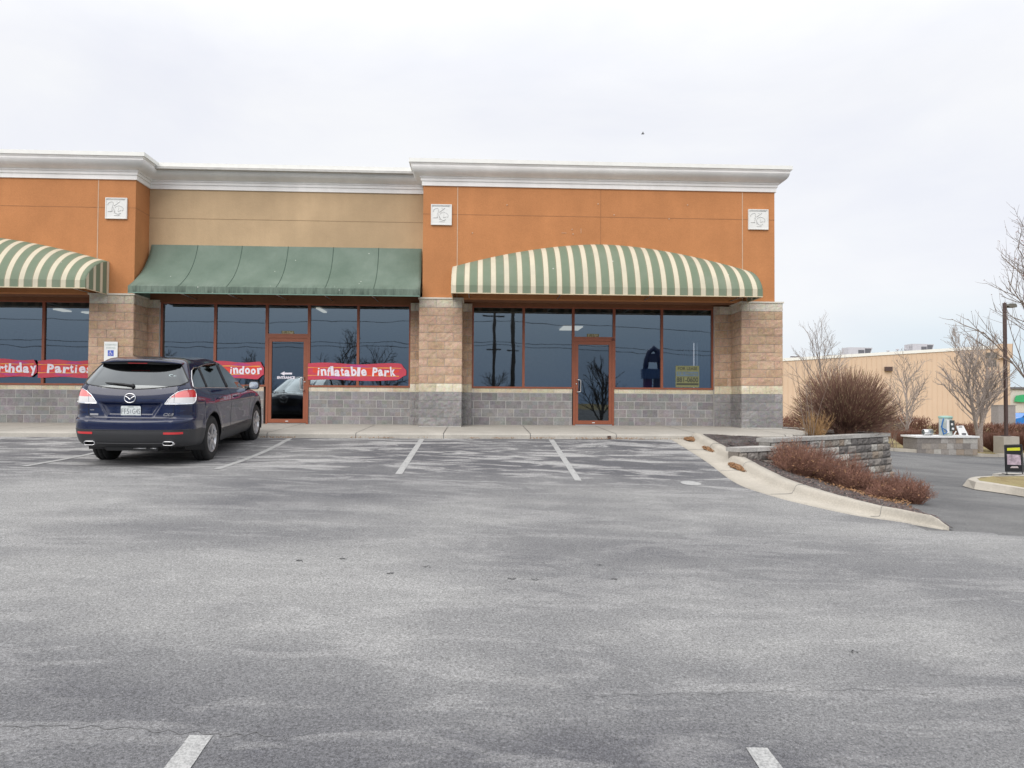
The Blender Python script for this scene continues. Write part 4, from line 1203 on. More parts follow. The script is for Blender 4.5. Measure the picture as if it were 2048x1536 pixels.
        g = MB(); g.v = [(ctr.x+.09*math.copysign(abs(math.cos(2*PI*k/20))**.62, math.cos(2*PI*k/20)), ctr.y-.048, ctr.z+.068*math.copysign(abs(math.sin(2*PI*k/20))**.62, math.sin(2*PI*k/20))) for k in range(20)]
        g.f = [tuple(range(20))]; g.mi = [0]; g.sm = [False]; g.build('mirror_glass', M['chrome'], mo, True)
    for s in (1, -1):
        m = MB(); P = [(.515, 1.003), (.57, 1.075), (.62, 1.130), (.70, 1.188), (.78, 1.218), (.84, 1.226)]
        m.tube([onrear(s*x, z, .001) for x, z in dense(P, False, .02)], .0065, 5); m.tube([onrear(s*x, 1.004, .002) for x in [.515+.02*i for i in range(17)]], .009, 5)
        m.tube([onrear(s*.655, z, .001) for z in [1.01+.01*i for i in range(15)]], .004, 4)
        m.build('lamp_bezel', M['chrome'], CAR, True)
        def oncor(a, z, off=.002):
            d_ = Vector((-s*math.sin(a), math.cos(a), 0)); c0 = Vector((0, .95, z)); h = bvh.ray_cast(c0-d_*3, d_); return h[0]-d_*off if h[0] else c0-d_*.95
        def angof(P): return math.atan2(abs(P.x), .95-P.y)
        a0, a1 = angof(onrear(s*.84, 1.222)), angof(onside(.44, 1.222, s)); b0, b1 = angof(onrear(s*.83, 1.004)), angof(onside(.33, 1.004, s))
        m = MB(); m.tube([oncor(a0+(a1-a0)*i/14, 1.222+.004*math.sin(i/14*PI)) for i in range(15)], .0065, 5); m.tube([oncor(b0+(b1-b0)*i/10, 1.005) for i in range(11)], .009, 5)
        m.tube([onside(y, z, s, .002) for y, z in dense([(.33, 1.005), (.40, 1.04), (.47, 1.16), (.44, 1.222)], False, .02)], .006, 5); m.build('lamp_bezel', M['chrome'], CAR, True)
        m = MB(); m.tube([onrear(s*x, z, .001) for x, z in dense([(.72, 1.288), (.795, 1.335), (.79, 1.365), (.66, 1.555), (.63, 1.59)], False, .02)], .011, 5); m.build('window_seal', M['black_pl'], CAR, True)
    # tailgate seams
    m = MB()
    m.tube([onrear(x, z, -.001) for x, z in dense([(-.80, 1.34), (-.74, 1.30), (-.66, 1.18), (-.655, 1.0), (-.655, .86), (-.62, .80), (-.50, .785), (.50, .785), (.62, .80), (.655, .86), (.655, 1.0), (.66, 1.18), (.74, 1.30), (.80, 1.34)], False)], .0042, 4, cap=False)
    m.tube([onrear(x, 1.226+.115*abs(x)**1.8*1.0, .0) for x in [-.78+.04*i for i in range(40)]], .009, 5, cap=False)
    m.tube([onrear(x, 1.088, -.002) for x in [-.53+.03*i for i in range(36)]], .0035, 4, cap=False)
    m.build('tailgate_gap', M['black_pl'], CAR, True)
    m = MB(); m.tube([onrear(x, .613, .002) for x in [-.9+.03*i for i in range(61)]], .006, 4); m.build('bumper_seam', M['black_pl'], CAR, True)
    m = MB(); m.tube([onrear(x, .405+.0*x, .004) for x in [-.62+.04*i for i in range(32)]], .010, 5); m.build('bumper_moulding', M['clad'], CAR, True)
    # spoiler lip over the rear glass
    m = MB(); N_ = 44
    for i in range(N_+1):
        u = -1+2*i/N_; x = u*.645; ax = abs(u)
        yl = .375+.16*ax**2.6; z1 = 1.672-.055*ax**2.2; th = .045*(1-ax**4)+.008
        yb = .66+.04*ax; zt = 1.688-.06*ax**2
        m.v += [(x, yb, zt+.006), (x, yl+.08, z1+.014), (x, yl, z1), (x, yl+.004, z1-.022*(1-ax**3)-.004), (x, yl+.05, z1-th-.012*(1-ax**2)), (x, yb-.05, z1-th-.012)]
    for i in range(N_):
        for k in range(5):
            m.f.append((i*6+k, i*6+k+1, (i+1)*6+k+1, (i+1)*6+k)); m.mi.append(0 if k < 3 else 1); m.sm.append(True)
    m.f.append(tuple(range(6))); m.mi.append(0); m.sm.append(False); m.f.append(tuple(N_*6+k for k in range(6))[::-1]); m.mi.append(0); m.sm.append(False)
    sp_ = m.build('spoiler', [M['navy'], M['black_pl']], CAR, True, fixn=True)
    m = MB(); m.obox((0, .425, 1.624), (1, 0, 0), (0, 1, 0), (0, 0, 1), .15, .018, .010); m.build('brake_light', M['lampred'], sp_, True)
    # wiper
    m = MB(); P = [onrear(x, z, o) for x, z, o in ((.02, 1.275, .03), (-.12, 1.298, .032), (-.30, 1.312, .03), (-.42, 1.318, .018))]
    m.tube(P, [.021, .017, .011, .006], 7); m.lathe([(0, -.01), (.03, -.01), (.034, .03)], P[0], (1, 0, 0), (0, 0, 1), (0, 1, 0), 12); m.build('rear_wiper', M['black_pl'], CAR, True)
    # emblem: oval ring with a winged bar
    def emblem(yfun, sy_, zc, sc=1.0):
        e = MB()
        e.tube([yfun(sc*.083*math.cos(t), zc+sc*.068*math.copysign(abs(math.sin(t))**.85, math.sin(t))) for t in [2*PI*k/28 for k in range(28)]], .0085*sc, 6, closed=True)
        e.tube([yfun(sc*x, zc+sc*z) for x, z in ((-.077, .026), (-.055, .022), (-.025, .002), (0, -.022), (.025, .002), (.055, .022), (.077, .026))], .0095*sc, 6)
        return e.build('emblem', M['chrome'], CAR, True)
    ye = onrear(0, 1.092, .012).y; emblem(lambda x, z: Vector((x, ye+(z-1.092)*.12+.10*x*x, z)), -1, 1.092)
    def onfront(x, z, off=.01):
        h = bvh.ray_cast(Vector((x, 8, z)), Vector((0, -1, 0))); return Vector((x, (h[0].y if h[0] else 5)+off, z))
    emblem(onfront, 1, .80, 1.3)
    # licence plate
    y0 = onrear(0, .89, 0).y-.012
    m = MB(); pw, ph = .152, .078; zc = .893
    def rr(w, h, r, n_=5):
        P = []
        for cx, cz, a0 in ((w-r, h-r, 0), (-w+r, h-r, 90), (-w+r, -h+r, 180), (w-r, -h+r, 270)):
            for k in range(n_): a = math.radians(a0+90*k/(n_-1)); P.append((cx+r*math.cos(a), cz+r*math.sin(a)))
        return P
    m.prism(rr(pw, ph, .02), lambda u, v, d: (u, y0-d, zc+v), 0, .004)
    pl = m.build('licence_plate', plain('plate_white', (.66, .70, .70), .4, var=.03), CAR, True)
    inkm = plain('plate_ink', (.16, .18, .20), .6); gm = plain('plate_green', (.10, .16, .15), .6)
    text('FF5', .115, (-.085, y0-.0055, zc-.008), (1, 0, 0), (0, 0, 1), 'plate_letters', inkm, pl, fit=.118, local=True, ext=.0008)
    text('G4S', .115, (.083, y0-.0055, zc-.008), (1, 0, 0), (0, 0, 1), 'plate_letters', inkm, pl, fit=.122, local=True, ext=.0008)
    text('MISSOURI', .022, (0, y0-.0055, zc+.062), (1, 0, 0), (0, 0, 1), 'plate_state', gm, pl, fit=.09, local=True, ext=.0008)
    m = MB(); m.prism(rr(.010, .030, .004), lambda u, v, d: (u-.004, y0-.0045-d, zc-.006+v), 0, .001); m.build('plate_sticker', plain('sticker_grey', (.40, .44, .46)), pl, True)
    m = MB()
    for x in (-.10, .10): m.lathe([(0, .002), (.007, .002), (.007, 0)], (x, y0-.006, zc+.062), (1, 0, 0), (0, 0, 1), (0, -1, 0), 8)
    m.build('plate_screw', M['steel'], pl, True)
    # badges
    yb = lambda x, z: onrear(x, z, .003).y
    text('CX-9', .060, (.575, yb(.57, .845)-.002, .842), (1, .10, 0), (0, 0, 1), 'model_badge', M['chrome'], CAR, bold=.0022, fit=.155, local=True, shear=.35, ext=.002)
    m = MB(); m.obox((-.555, yb(-.555, .84)-.001, .838), (1, -.14, 0), (0, 1, 0), (0, 0, 1), .068, .003, .014); m.build('dealer_badge', M['alloy'], CAR, True)
    m = MB(); m.obox((-.59, yb(-.59, .90)-.001, .905), (1, -.16, 0), (0, 1, 0), (0, 0, 1), .034, .002, .008); m.build('small_badge', plain('badge_grey', (.16, .17, .21), .4), CAR, True)
    # reflectors and exhaust tips
    for s in (1, -1):
        m = MB()
        P = [(x, z) for x in [.54+.03*i for i in range(10)] for z in (.578, .618)]
        for i in range(9):
            a, b = .54+.03*i, .57+.03*i
            q = [onrear(s*a, .548, .006), onrear(s*b, .548, .006), onrear(s*b, .582, .006), onrear(s*a, .582, .006)]
            m.face(q if s > 0 else q[::-1])
        m.build('rear_reflector', M['lampred'], CAR, True)
        m = MB(); cx = s*.60; outer = rr(.085, .034, .033, 6); inner = rr(.074, .024, .023, 6); n_ = len(outer)
        yy = .035
        L_ = []
        for prof, y_ in ((outer, yy+.16), (outer, yy), (inner, yy-.006), (inner, yy+.10)):
            o = len(m.v); L_.append(o); m.v += [(cx+u, y_+.02*abs(u/.085)+.025, .408+v) for u, v in prof]
        for i in range(3):
            for k in range(n_): m.f.append((L_[i]+k, L_[i]+(k+1) % n_, L_[i+1]+(k+1) % n_, L_[i+1]+k)); m.mi.append(0 if i < 2 else 1); m.sm.append(True)
        m.f.append(tuple(L_[3]+k for k in range(n_))); m.mi.append(1); m.sm.append(False)
        m.build('exhaust_tip', [M['chrome'], M['black_pl']], CAR, True, fixn=True)
    # underside, rear silencer and arches
    m = MB(); m.box((-.66, 1.0, .235), (.66, 4.6, .27)); m.tube([(-.50, .42, .35), (.50, .42, .35)], .085, 12); m.tube([(-.72, 1.185, .36), (.72, 1.185, .36)], .05, 8)
    m.obox((0, .30, .31), (1, 0, 0), (0, 1, 0), (0, 0, 1), .40, .10, .03)
    m.build('underbody', M['black_pl'], CAR, True)
    m = MB(); m.tube([(.02, .20, .315), (.22, .195, .32)], .012, 6); m.tube([(.28, .20, .32), (.38, .195, .318)], .012, 6); m.build('heat_shield', M['steel'], CAR, True)
    for ay in AX:
        for s in (1, -1):
            m = MB(); nn = 20
            for k in range(nn+1):
                a = math.radians(-20+220*k/nn); yy_, zz_ = ay+(AR+.006)*math.cos(a), WZ+(AR+.006)*math.sin(a)
                m.v += [(s*.935, yy_, zz_), (s*.62, yy_, zz_)]
            for k in range(nn): m.f.append((2*k, 2*k+1, 2*k+3, 2*k+2)); m.mi.append(0); m.sm.append(True)
            o = len(m.v); m.v += [(s*.62, ay, WZ)]
            for k in range(nn): m.f.append((o, 2*k+1, 2*k+3)); m.mi.append(0); m.sm.append(False)
            m.build('arch_liner', M['black_pl'], CAR, True)
            # wheel
            w = MB(); cx = s*.808; R = .378; hw = .128
            prof = [(.235, -hw+.01), (.27, -hw), (.33, -hw-.004), (.358, -hw+.012), (.372, -hw+.035), (R, -hw+.06), (R, -.045), (.370, -.043), (.370, -.035), (R, -.033), (R, .033), (.370, .035), (.370, .043), (R, .045), (R, hw-.06), (.372, hw-.035), (.358, hw-.012), (.33, hw+.004), (.27, hw), (.235, hw-.01)]
            w.lathe(prof, (cx, ay, WZ), (0, 1, 0), (0, 0, 1), (s, 0, 0), 56); wo = w.build('wheel', M['rubber'], CAR, True)
            r_ = MB(); c = Vector((cx, ay, WZ))
            r_.lathe([(.238, hw-.004), (.226, hw+.002), (.216, hw-.012), (.205, hw-.05), (.20, -hw+.02)], c, (0, 1, 0), (0, 0, 1), (s, 0, 0), 48)
            r_.lathe([(.0, hw-.008), (.033, hw-.010), (.06, hw-.022), (.066, hw-.05)], c, (0, 1, 0), (0, 0, 1), (s, 0, 0), 24)
            for k in range(5):
                for dd in (-.115, .115):
                    t = 2*PI*k/5+.3; t1 = t+dd*.65; t0 = t+dd*1.9
                    p0 = c+Vector((s*(hw-.022), .045*math.cos(t0), .045*math.sin(t0))); p1 = c+Vector((s*(hw-.006), .215*math.cos(t1+dd*.55), .215*math.sin(t1+dd*.55)))
                    d = (p1-p0).normalized(); r_.obox((p0+p1)/2, d, Vector((s, 0, 0)).cross(d), (s, 0, 0), (p1-p0).length/2+.008, .017, .013)
            r_.build('rim', M['alloy'], wo, True)
            b_ = MB(); b_.lathe([(0, .0), (.16, .0), (.165, -.02), (.2, -.03)], c, (0, 1, 0), (0, 0, 1), (s, 0, 0), 24); b_.build('brake_disc', plain('brake_disc', (.10, .10, .10), .5, .8), wo, True)
            h = MB(); h.lathe([(0, hw-.004), (.022, hw-.006)], c, (0, 1, 0), (0, 0, 1), (s, 0, 0), 16); h.build('hub_cap', M['black_pl'], wo, True)
    # cabin: seats and floor seen through the glass
    m = MB(); m.box((-.78, .5, .55), (.78, 3.9, .95)); m.build('cabin_floor', M['seat'], CAR, True)
    for x, y in ((-.38, 2.35), (.38, 2.35), (-.40, 1.35), (.40, 1.35)):
        m = MB(); m.obox((x, y, 1.13), (1, 0, 0), (0, 1, .2), (0, -.2, 1), .22, .06, .28); m.obox((x, y-.07, 1.46), (1, 0, 0), (0, 1, 0), (0, 0, 1), .12, .04, .07); m.build('seat', M['seat'], CAR, True)
    m = MB(); m.tube([onrear(.50+.0*k, 1.35+.012*k, .003) for k in range(1)]+[onrear(.5, 1.36, .003)], .001, 4)
    st_ = text('St', .10, (.56, onrear(.56, 1.42, 0).y+.004, 1.42), (1, .18, 0), (0, .55, 1), 'glass_sticker', plain('faded_sticker', (.40, .48, .50)), CAR, fit=.12, local=True, ext=.001)
    m = MB(); m.tube([(0, 3.9, .95), (0, 3.0, 1.2)], .02, 4)
car()
CAR.location.z = z_lot(-5.43, -5.25)-1.165*math.tan(math.radians(3.6))-.012

# ================================================================== planting
def zbed(x, y):
    """mulch bed between the kerb, the retaining walls and the drive"""
    k = xk(y); zk = z_lot(k, y)+.115
    return zk
RW = [at(1476, 896, -4.75), at(1545, 893, -4.35)]
UW = [at(1540, 877, -3.75), at(1650, 872.5, -2.3), at(1775, 866, -.6)]
# lower mulch slope in front of the walls
def bedsheet():
    m = MB(); n = 60; K = resample(KTOP, n)
    # outer edge: wall line first, then the edge towards the drive
    O = resample([(6.0, -2.25), (5.3, -4.0), (5.9, -4.3), (6.9, -3.5), (8.4, -2.2), (9.75, -.75), (9.9, -1.6), (8.9, -4.2), (7.7, -6.6), (6.75, -8.2), (6.05, -9.0)], n)
    # walk both edges from the sidewalk to the kerb end
    O = []
    for i in range(n):
        y = K[i].y
    for i in range(n):
        k_ = K[i]; t = i/(n-1)
        if t < .12: O.append(Vector((6.76, -2.25-.25*t/.12, 0)))
        else:
            u = (t-.12)/.88; P = [(6.9, -2.42), (9.8, -.9), (9.35, -2.2), (8.2, -3.8), (7.1, -5.8), (6.35, -7.5), (5.9, -8.7), (5.84, -9.0)]
            R = resample(P, 40); O.append(R[min(39, int(u*39))])
    M_ = 26; zz = []
    for i in range(n):
        k_, o_ = K[i], O[i]
        for j in range(M_+1):
            s = j/M_; p = k_.lerp(o_, s); e_ = 1-.75*sstep(.965, 1, i/(n-1)); zk = z_lot(k_.x, k_.y)+.122*e_
            dist = (p-k_).length; zd = z_drive(p.x, p.y)+.02
            if i/(n-1) < .12: z = zk+(-.16-zk)*sstep(0, 1, s)
            else:
                z = max(zk-.150*dist+.03*min(1, dist), zd); z = z+(min(z, zd)-z)*sstep(.80, 1, s)
            z += .025*noise.noise(Vector((p.x*3, p.y*3, 0)))*min(1, s*6)*min(1, (1-s)*6)
            m.v.append((p.x+(.0 if j else .012), p.y, z)); zz.append((p.x, p.y, z))
    for i in range(n-1):
        for j in range(M_):
            a = i*(M_+1)+j; m.f.append((a, a+M_+1, a+M_+2, a+1)); m.mi.append(0); m.sm.append(True)
    o = m.build('mulch_bed', M['mulch'], fixn=True)
    struct(o); return o
bed = bedsheet()
# upper bed behind the walls, level with the sidewalk
m = MB()
U2 = [(4.85, -4.35), (5.30, -4.05), (5.50, -3.55), (UW[1].x-.15, UW[1].y+.22), (9.62, -.35), (9.9, 8), (7.68, 8), (7.62, -.3), (7.50, -1.35), (7.2, -1.95), (6.78, -2.22), (5.2, -2.24)]
cx_, cy_ = 7.2, -2.0
def zup(x, y): 
    z = -.125-.028*max(0, x-6)-.035*max(0, -2.2-y)*(1 if y > -3.9 else 1.6)-.035*max(0, y)*.5
    return z-.075
nx_, ny_ = 48, 120
vid = {}
def pin(x, y, poly):
    c = False; j = len(poly)-1
    for i in range(len(poly)):
        xi, yi = poly[i]; xj, yj = poly[j]
        if (yi > y) != (yj > y) and x < (xj-xi)*(y-yi)/(yj-yi)+xi: c = not c
        j = i
    return c
for i in range(nx_):
    for j in range(ny_):
        x0, x1 = 4.8+5.4*i/nx_, 4.8+5.4*(i+1)/nx_; y0, y1 = -4.8+13*j/ny_, -4.8+13*(j+1)/ny_
        if pin((x0+x1)/2, (y0+y1)/2, U2):
            ids = []
            for x, y in ((x0, y0), (x1, y0), (x1, y1), (x0, y1)):
                k_ = (round(x, 3), round(y, 3))
                if k_ not in vid: vid[k_] = len(m.v); m.v.append((x, y, zup(x, y)+.015*noise.noise(Vector((x*4, y*4, 3)))))
                ids.append(vid[k_])
            m.f.append(tuple(ids)); m.mi.append(0); m.sm.append(True)
bed2 = m.build('upper_mulch_bed', M['mulch']); struct(bed2)
bpy.context.view_layer.update()
def bvhof(*obs):
    vs, fs = [], []
    for o in obs:
        b = len(vs); vs += [o.matrix_world @ v.co for v in o.data.vertices]; fs += [tuple(b+i for i in p.vertices) for p in o.data.polygons]
    return BVHTree.FromPolygons(vs, fs)
BV = bvhof(bed, bed2)
def gz(x, y, d=0.0):
    h = BV.ray_cast(Vector((x, y, 5)), Vector((0, 0, -1)))
    return h[0].z if h[0] else z_ground(x, y)
# loose wood chips
def chips(name, pts, mat, size=(.007, .019), flat=True):
    m = MB()
    for x, y, z in pts:
        a = uni(0, PI); l = uni(*size); w = l*uni(.25, .5); d = Vector((math.cos(a), math.sin(a), uni(-.3, .3))); e = Vector((-math.sin(a), math.cos(a), uni(-.4, .4)))
        c = Vector((x, y, z+uni(.004, .02)))
        m.face([c-d*l-e*w, c+d*l-e*w, c+d*l*.9+e*w, c-d*l*.8+e*w])
    o = m.build(name, mat); return tag(o, kind='stuff')
def scatter(n, x0, x1, y0, y1, ok=lambda x, y: True):
    out = []
    while len(out) < n:
        x, y = uni(x0, x1), uni(y0, y1)
        h = BV.ray_cast(Vector((x, y, 5)), Vector((0, 0, -1)))
        if h[0] and ok(x, y): out.append((x, y, h[0].z))
    return out
M['chip_l'] = plain('pale_chip', (.34, .26, .22), .9, var=.4, sc=40); M['chip_d'] = plain('dark_chip', (.12, .075, .065), .9, var=.4, sc=40)
chips('mulch_chips', scatter(9000, 4.8, 8, -9, -2.2), M['chip_d'])
o_ = chips('pale_mulch_chips', scatter(1500, 4.8, 8, -9, -2.2), M['chip_l'], (.006, .015))

# segmental retaining walls
STONE = [(.235, .215, .20), (.30, .285, .27), (.18, .165, .155), (.26, .215, .175), (.36, .345, .32), (.21, .18, .155), (.145, .135, .13), (.25, .225, .20)]
def retaining(name, pts, courses, label, ch=.165, bl=.30, capx=.012):
    P = [Vector(p) for p in pts]; L = [0]
    for a, b in zip(P, P[1:]): L.append(L[-1]+Vector((b.x-a.x, b.y-a.y)).length)
    def pos(s):
        s = max(0, min(L[-1], s)); j = 0
        while j < len(L)-2 and L[j+1] < s: j += 1
        t = (s-L[j])/(L[j+1]-L[j]); p = P[j].lerp(P[j+1], t); d = (P[j+1]-P[j]); d.z = 0; return p, d.normalized()
    t = thing(name, label, 'retaining wall', tuple(P[0]-Vector((0, 0, .3))), group='stepped block retaining walls')
    m = MB()
    for c in range(courses):
        s = -bl*uni(.2, .8)
        while s < L[-1]:
            w = bl*random.choice((.75, 1, 1, 1.3)); a, b = max(s, 0), min(s+w, L[-1])
            if b-a > .05:
                p, d = pos((a+b)/2); nrm = Vector((d.y, -d.x, 0)); zt = -.075-c*ch
                out = c*.022; col = random.choice(STONE); hl = (b-a)/2-.007
                base = len(m.v); nu, nv = 6, 4; sd = uni(0, 50)
                for iv in range(nv+1):
                    for iu in range(nu+1):
                        u = -1+2*iu/nu; v = iv/nv; e = min(1, (1-abs(u))*3.2)*min(1, min(v, 1-v)*7)
                        q = Vector((u*1.3+sd, v*1.6, sd)); dd = out+.022+.024*(e**.6)+.032*noise.noise(q*1.7)*e+.016*noise.noise(q*4)*e
                        m.v.append(tuple(p+d*(hl*u)+nrm*dd+Vector((0, 0, zt-ch+.004+(ch-.006)*v))))
                for iv in range(nv):
                    for iu in range(nu):
                        i0 = base+iv*(nu+1)+iu; m.f.append((i0, i0+1, i0+nu+2, i0+nu+1)); m.mi.append(0); m.sm.append(True); m.sm[-1] = False; m.col[len(m.f)-1] = col
                m.obox(p-nrm*.12+Vector((0, 0, zt-ch/2)), d, nrm, (0, 0, 1), hl, .12+out, ch/2-.003); 
                for q_ in range(6): m.col[len(m.f)-1-q_] = tuple(x*.75 for x in col)
            s += w
    for q, sg in ((0, -1), (len(P)-1, 1)): pass
    m.build('stone_blocks', M['block'], t)
    k = MB(); s = 0
    while s < L[-1]-.02:
        b = min(s+.42, L[-1]+.03); p, d = pos((s+b)/2); nrm = Vector((d.y, -d.x, 0)); n0 = len(k.f)
        k.obox(p+nrm*(capx-.13)+Vector((0, 0, -.037)), d+Vector((0, 0, (P[-1].z-P[0].z)/L[-1])), nrm, (0, 0, 1), (b-s)/2-.003, .175, .0375)
        kk_ = uni(1.0, 1.35); col = tuple(x*kk_ for x in (.33, .32, .305))
        for q_ in range(n0, len(k.f)): k.col[q_] = col
        s += .42
    k.build('capping', M['block'], t)
    return t
retaining('retaining_wall', [tuple(p) for p in RW], 4, 'short low step of the grey block retaining wall nearest the curved kerb', capx=.01)
retaining('retaining_wall', [tuple(p) for p in UW], 7, 'tall weathered grey block retaining wall below the big round bush')
# return of the tall wall back towards the building side
retaining('retaining_wall', [(9.76, -.55, UW[-1].z), (10.1, 7, UW[-1].z-.1)], 7, 'side of the block retaining wall running back along the drive')

# twiggy shrubs
def curved(p, d, L, r0, r1, n=3, grav=0.0, jit=.15):
    pts = [Vector(p)]; d = Vector(d).normalized()
    for i in range(n):
        d = (d+Vector((uni(-jit, jit), uni(-jit, jit), uni(-jit, jit)-grav))).normalized(); pts.append(pts[-1]+d*(L/n))
    return pts, [r0+(r1-r0)*i/n for i in range(n+1)]
def leafq(m, p, s, mi=0):
    a = Vector((uni(-1, 1), uni(-1, 1), uni(-1, 1))).normalized(); b = a.orthogonal().normalized(); c = Vector(p)
    m.face([c-a*s, c-b*s*.5, c+a*s, c+b*s*.5], mi)
def ball_bush():
    base = at(1690, 866, -.05); base.z = gz(base.x, base.y)-.03
    t = thing('round_bush', 'big round leafless bush with dense upright twigs above the retaining wall', 'bush', tuple(base))
    m = MB(); tips = MB()
    H = 1.86; RX = 1.33
    for i in range(3600):
        ph = uni(0, 2*PI); 
        el = math.asin(min(1, rnd()**.85*1.0)) if rnd() < .85 else uni(-.22, .35)
        k = uni(.62, 1.03) if rnd() < .8 else uni(.35, .7)
        end = Vector((math.cos(ph)*math.cos(el)*RX*k, math.sin(ph)*math.cos(el)*RX*k, .48+math.sin(el)*(H-.48)*k))
        r = Vector((math.cos(ph), math.sin(ph), 0))
        p0 = base+r*uni(.02, .22)+Vector((0, 0, 0)); e = base+end
        # stems leave the crown steeply and fan out; visible outer part only gets the fine twig
        s0 = uni(.35, .62); a = p0.lerp(e, s0)+Vector((0, 0, .10)); b = p0.lerp(e, (s0+1)/2)+Vector((uni(-.02, .02), uni(-.02, .02), .04))
        upd = Vector((0, 0, .05*math.cos(el)))
        m.tube([a, b, e+upd], [.0062, .0048, .003], 3, cap=False)
        if rnd() < .55:
            q = b.lerp(e, uni(.2, .9)); d = (e-b).normalized()+Vector((uni(-.4, .4), uni(-.4, .4), .25)); m.tube([q, q+d*uni(.08, .2)], [.004, .002], 3, cap=False)
        if rnd() < .5:
            q = b.lerp(e, uni(.3, 1)); d = (e-b).normalized(); tips.tube([q, q+d*uni(.05, .12)], [.0058, .003], 3, cap=False)
    for i in range(90):
        ph = uni(0, 2*PI); r = Vector((math.cos(ph), math.sin(ph), 0)); p0 = base+r*uni(.02, .18); el = uni(.5, 1.4)
        m.tube([p0, p0+r*.18*math.cos(el)+Vector((0, 0, .4)), p0+r*.65*math.cos(el)+Vector((0, 0, 1.0*math.sin(el)))], [.020, .014, .008], 5, cap=False)
    m.build('twigs', M['twig'], t); tips.build('pale_tips', M['tip'], t)
    lf = MB()
    for i in range(130):
        ph, el = uni(0, 2*PI), uni(-.2, .9); k = uni(.3, .85); leafq(lf, base+Vector((math.cos(ph)*math.cos(el)*RX*k, math.sin(ph)*math.cos(el)*RX*k, .3+math.sin(el)*.9*k)), uni(.012, .025))
    lf.build('dry_leaves', M['tip'], t)
ball_bush()
def low_bush(x, y, w, h, label, leafy=0, mat='red_twig', grp='low red-brown shrubs along the bed', name='low_shrub'):
    z = gz(x, y)-.02; t = thing(name, label, 'shrub', (x, y, z), group=grp); m = MB(); lf = MB()
    for i in range(int(300*w/.8)):
        ph = uni(0, 2*PI); k = rnd()**.5; ex = Vector((math.cos(ph)*w*.62*k, math.sin(ph)*w*.55*k, h*(1-.55*k*k)*uni(.6, 1.08)))
        p0 = Vector((x, y, z))+Vector((ex.x*.35, ex.y*.35, 0)); e = Vector((x, y, z))+ex
        mid = p0.lerp(e, .55)+Vector((uni(-.05, .05), uni(-.05, .05), .03)); m.tube([p0, mid, e], [.0045, .0035, .002], 3, cap=False)
        for _ in range(2):
            q = p0.lerp(e, uni(.4, 1)); m.tube([q, q+Vector((uni(-.10, .10), uni(-.10, .10), uni(-.02, .10)))], [.0028, .0016], 3, cap=False)
        if rnd() < leafy or rnd() < leafy-1: leafq(lf, p0.lerp(e, uni(.3, 1))+Vector((uni(-.03, .03), uni(-.03, .03), 0)), uni(.012, .026))
    m.build('twigs', M[mat], t)
    if lf.v: lf.build('dry_leaves', M['leaf_brown'], t)
LB = [(1597, 921, -5.2, .80, .52, 1.3, 'low shrub full of dry brown leaves in front of the retaining wall'),
      (1648, 938, -5.2, .70, .44, .9, 'second low red twiggy shrub in front of the retaining wall'),
      (1700, 958, -5.3, .72, .40, .45, 'low red twiggy shrub in the middle of the bed'),
      (1752, 978, -5.4, .74, .44, .3, 'low red twiggy shrub below the right end of the retaining wall'),
      (1797, 998, -5.5, .78, .48, .25, 'low red twiggy shrub near the drive'),
      (1826, 1014, -6.0, .62, .44, .2, 'last low red twiggy shrub at the tip of the bed beside the drive'),
      (1585, 905, -4.55, .8, .62, .9, 'leafy brown shrub against the short low wall step'),
      (1632, 915, -4.35, .85, .66, .6, 'thin-twigged shrub leaning on the left part of the tall retaining wall'),
      (1700, 935, -4.5, .75, .62, .35, 'sparse reddish shrub halfway along the tall retaining wall'),
      (1765, 994, -6.0, .5, .30, .3, 'small front shrub with dry leaves near the tip of the bed')]
for x, y, Y, w, h, lf_, lb in LB:
    p = at(x, y, Y); low_bush(p.x, p.y, w, h, lb, lf_)
# straw coloured and thin shrubs behind the wall
def stalks(x, y, n, hmin, hmax, spread, label, mat, cat='shrub', name='twiggy_shrub', r=.006, leaf=0):
    z = gz(x, y)-.02; t = thing(name, label, cat, (x, y, z)); m = MB(); lf = MB()
    for i in range(n):
        ph = uni(0, 2*PI); h = uni(hmin, hmax); sp_ = uni(.1, 1)*spread
        d = Vector((math.cos(ph)*sp_, math.sin(ph)*sp_, 1)); pts, rs = curved((x+uni(-.08, .08), y+uni(-.08, .08), z), d, h, r, r*.35, 5, -.02, .10)
        m.tube(pts, rs, 4, cap=False)
        for _ in range(3):
            k = random.randint(2, 4); q = pts[k]; p2, r2 = curved(q, Vector((uni(-.8, .8), uni(-.8, .8), .8)), h*uni(.12, .28), r*.5, r*.2, 2); m.tube(p2, r2, 3, cap=False)
            if rnd() < leaf: leafq(lf, p2[-1], .02)
    m.build('stems', M[mat], t)
    if lf.v: lf.build('dry_leaves', M['leaf_dark'], t)
p = at(1630, 872, -1.75); stalks(p.x, p.y, 130, .35, .75, .8, 'straw-coloured dry shrub at the left foot of the round bush', 'dry_straw', r=.005)
p = at(1618, 872, -1.9); stalks(p.x, p.y, 7, 1.2, 1.75, .30, 'few tall thin bare stems beside the building corner', 'bark', name='bare_shrub', r=.008)
p = at(1600, 866, -1.2); stalks(p.x, p.y, 12, .7, 1.3, .5, 'small bare twiggy shrub at the end of the sidewalk', 'bark', r=.006)
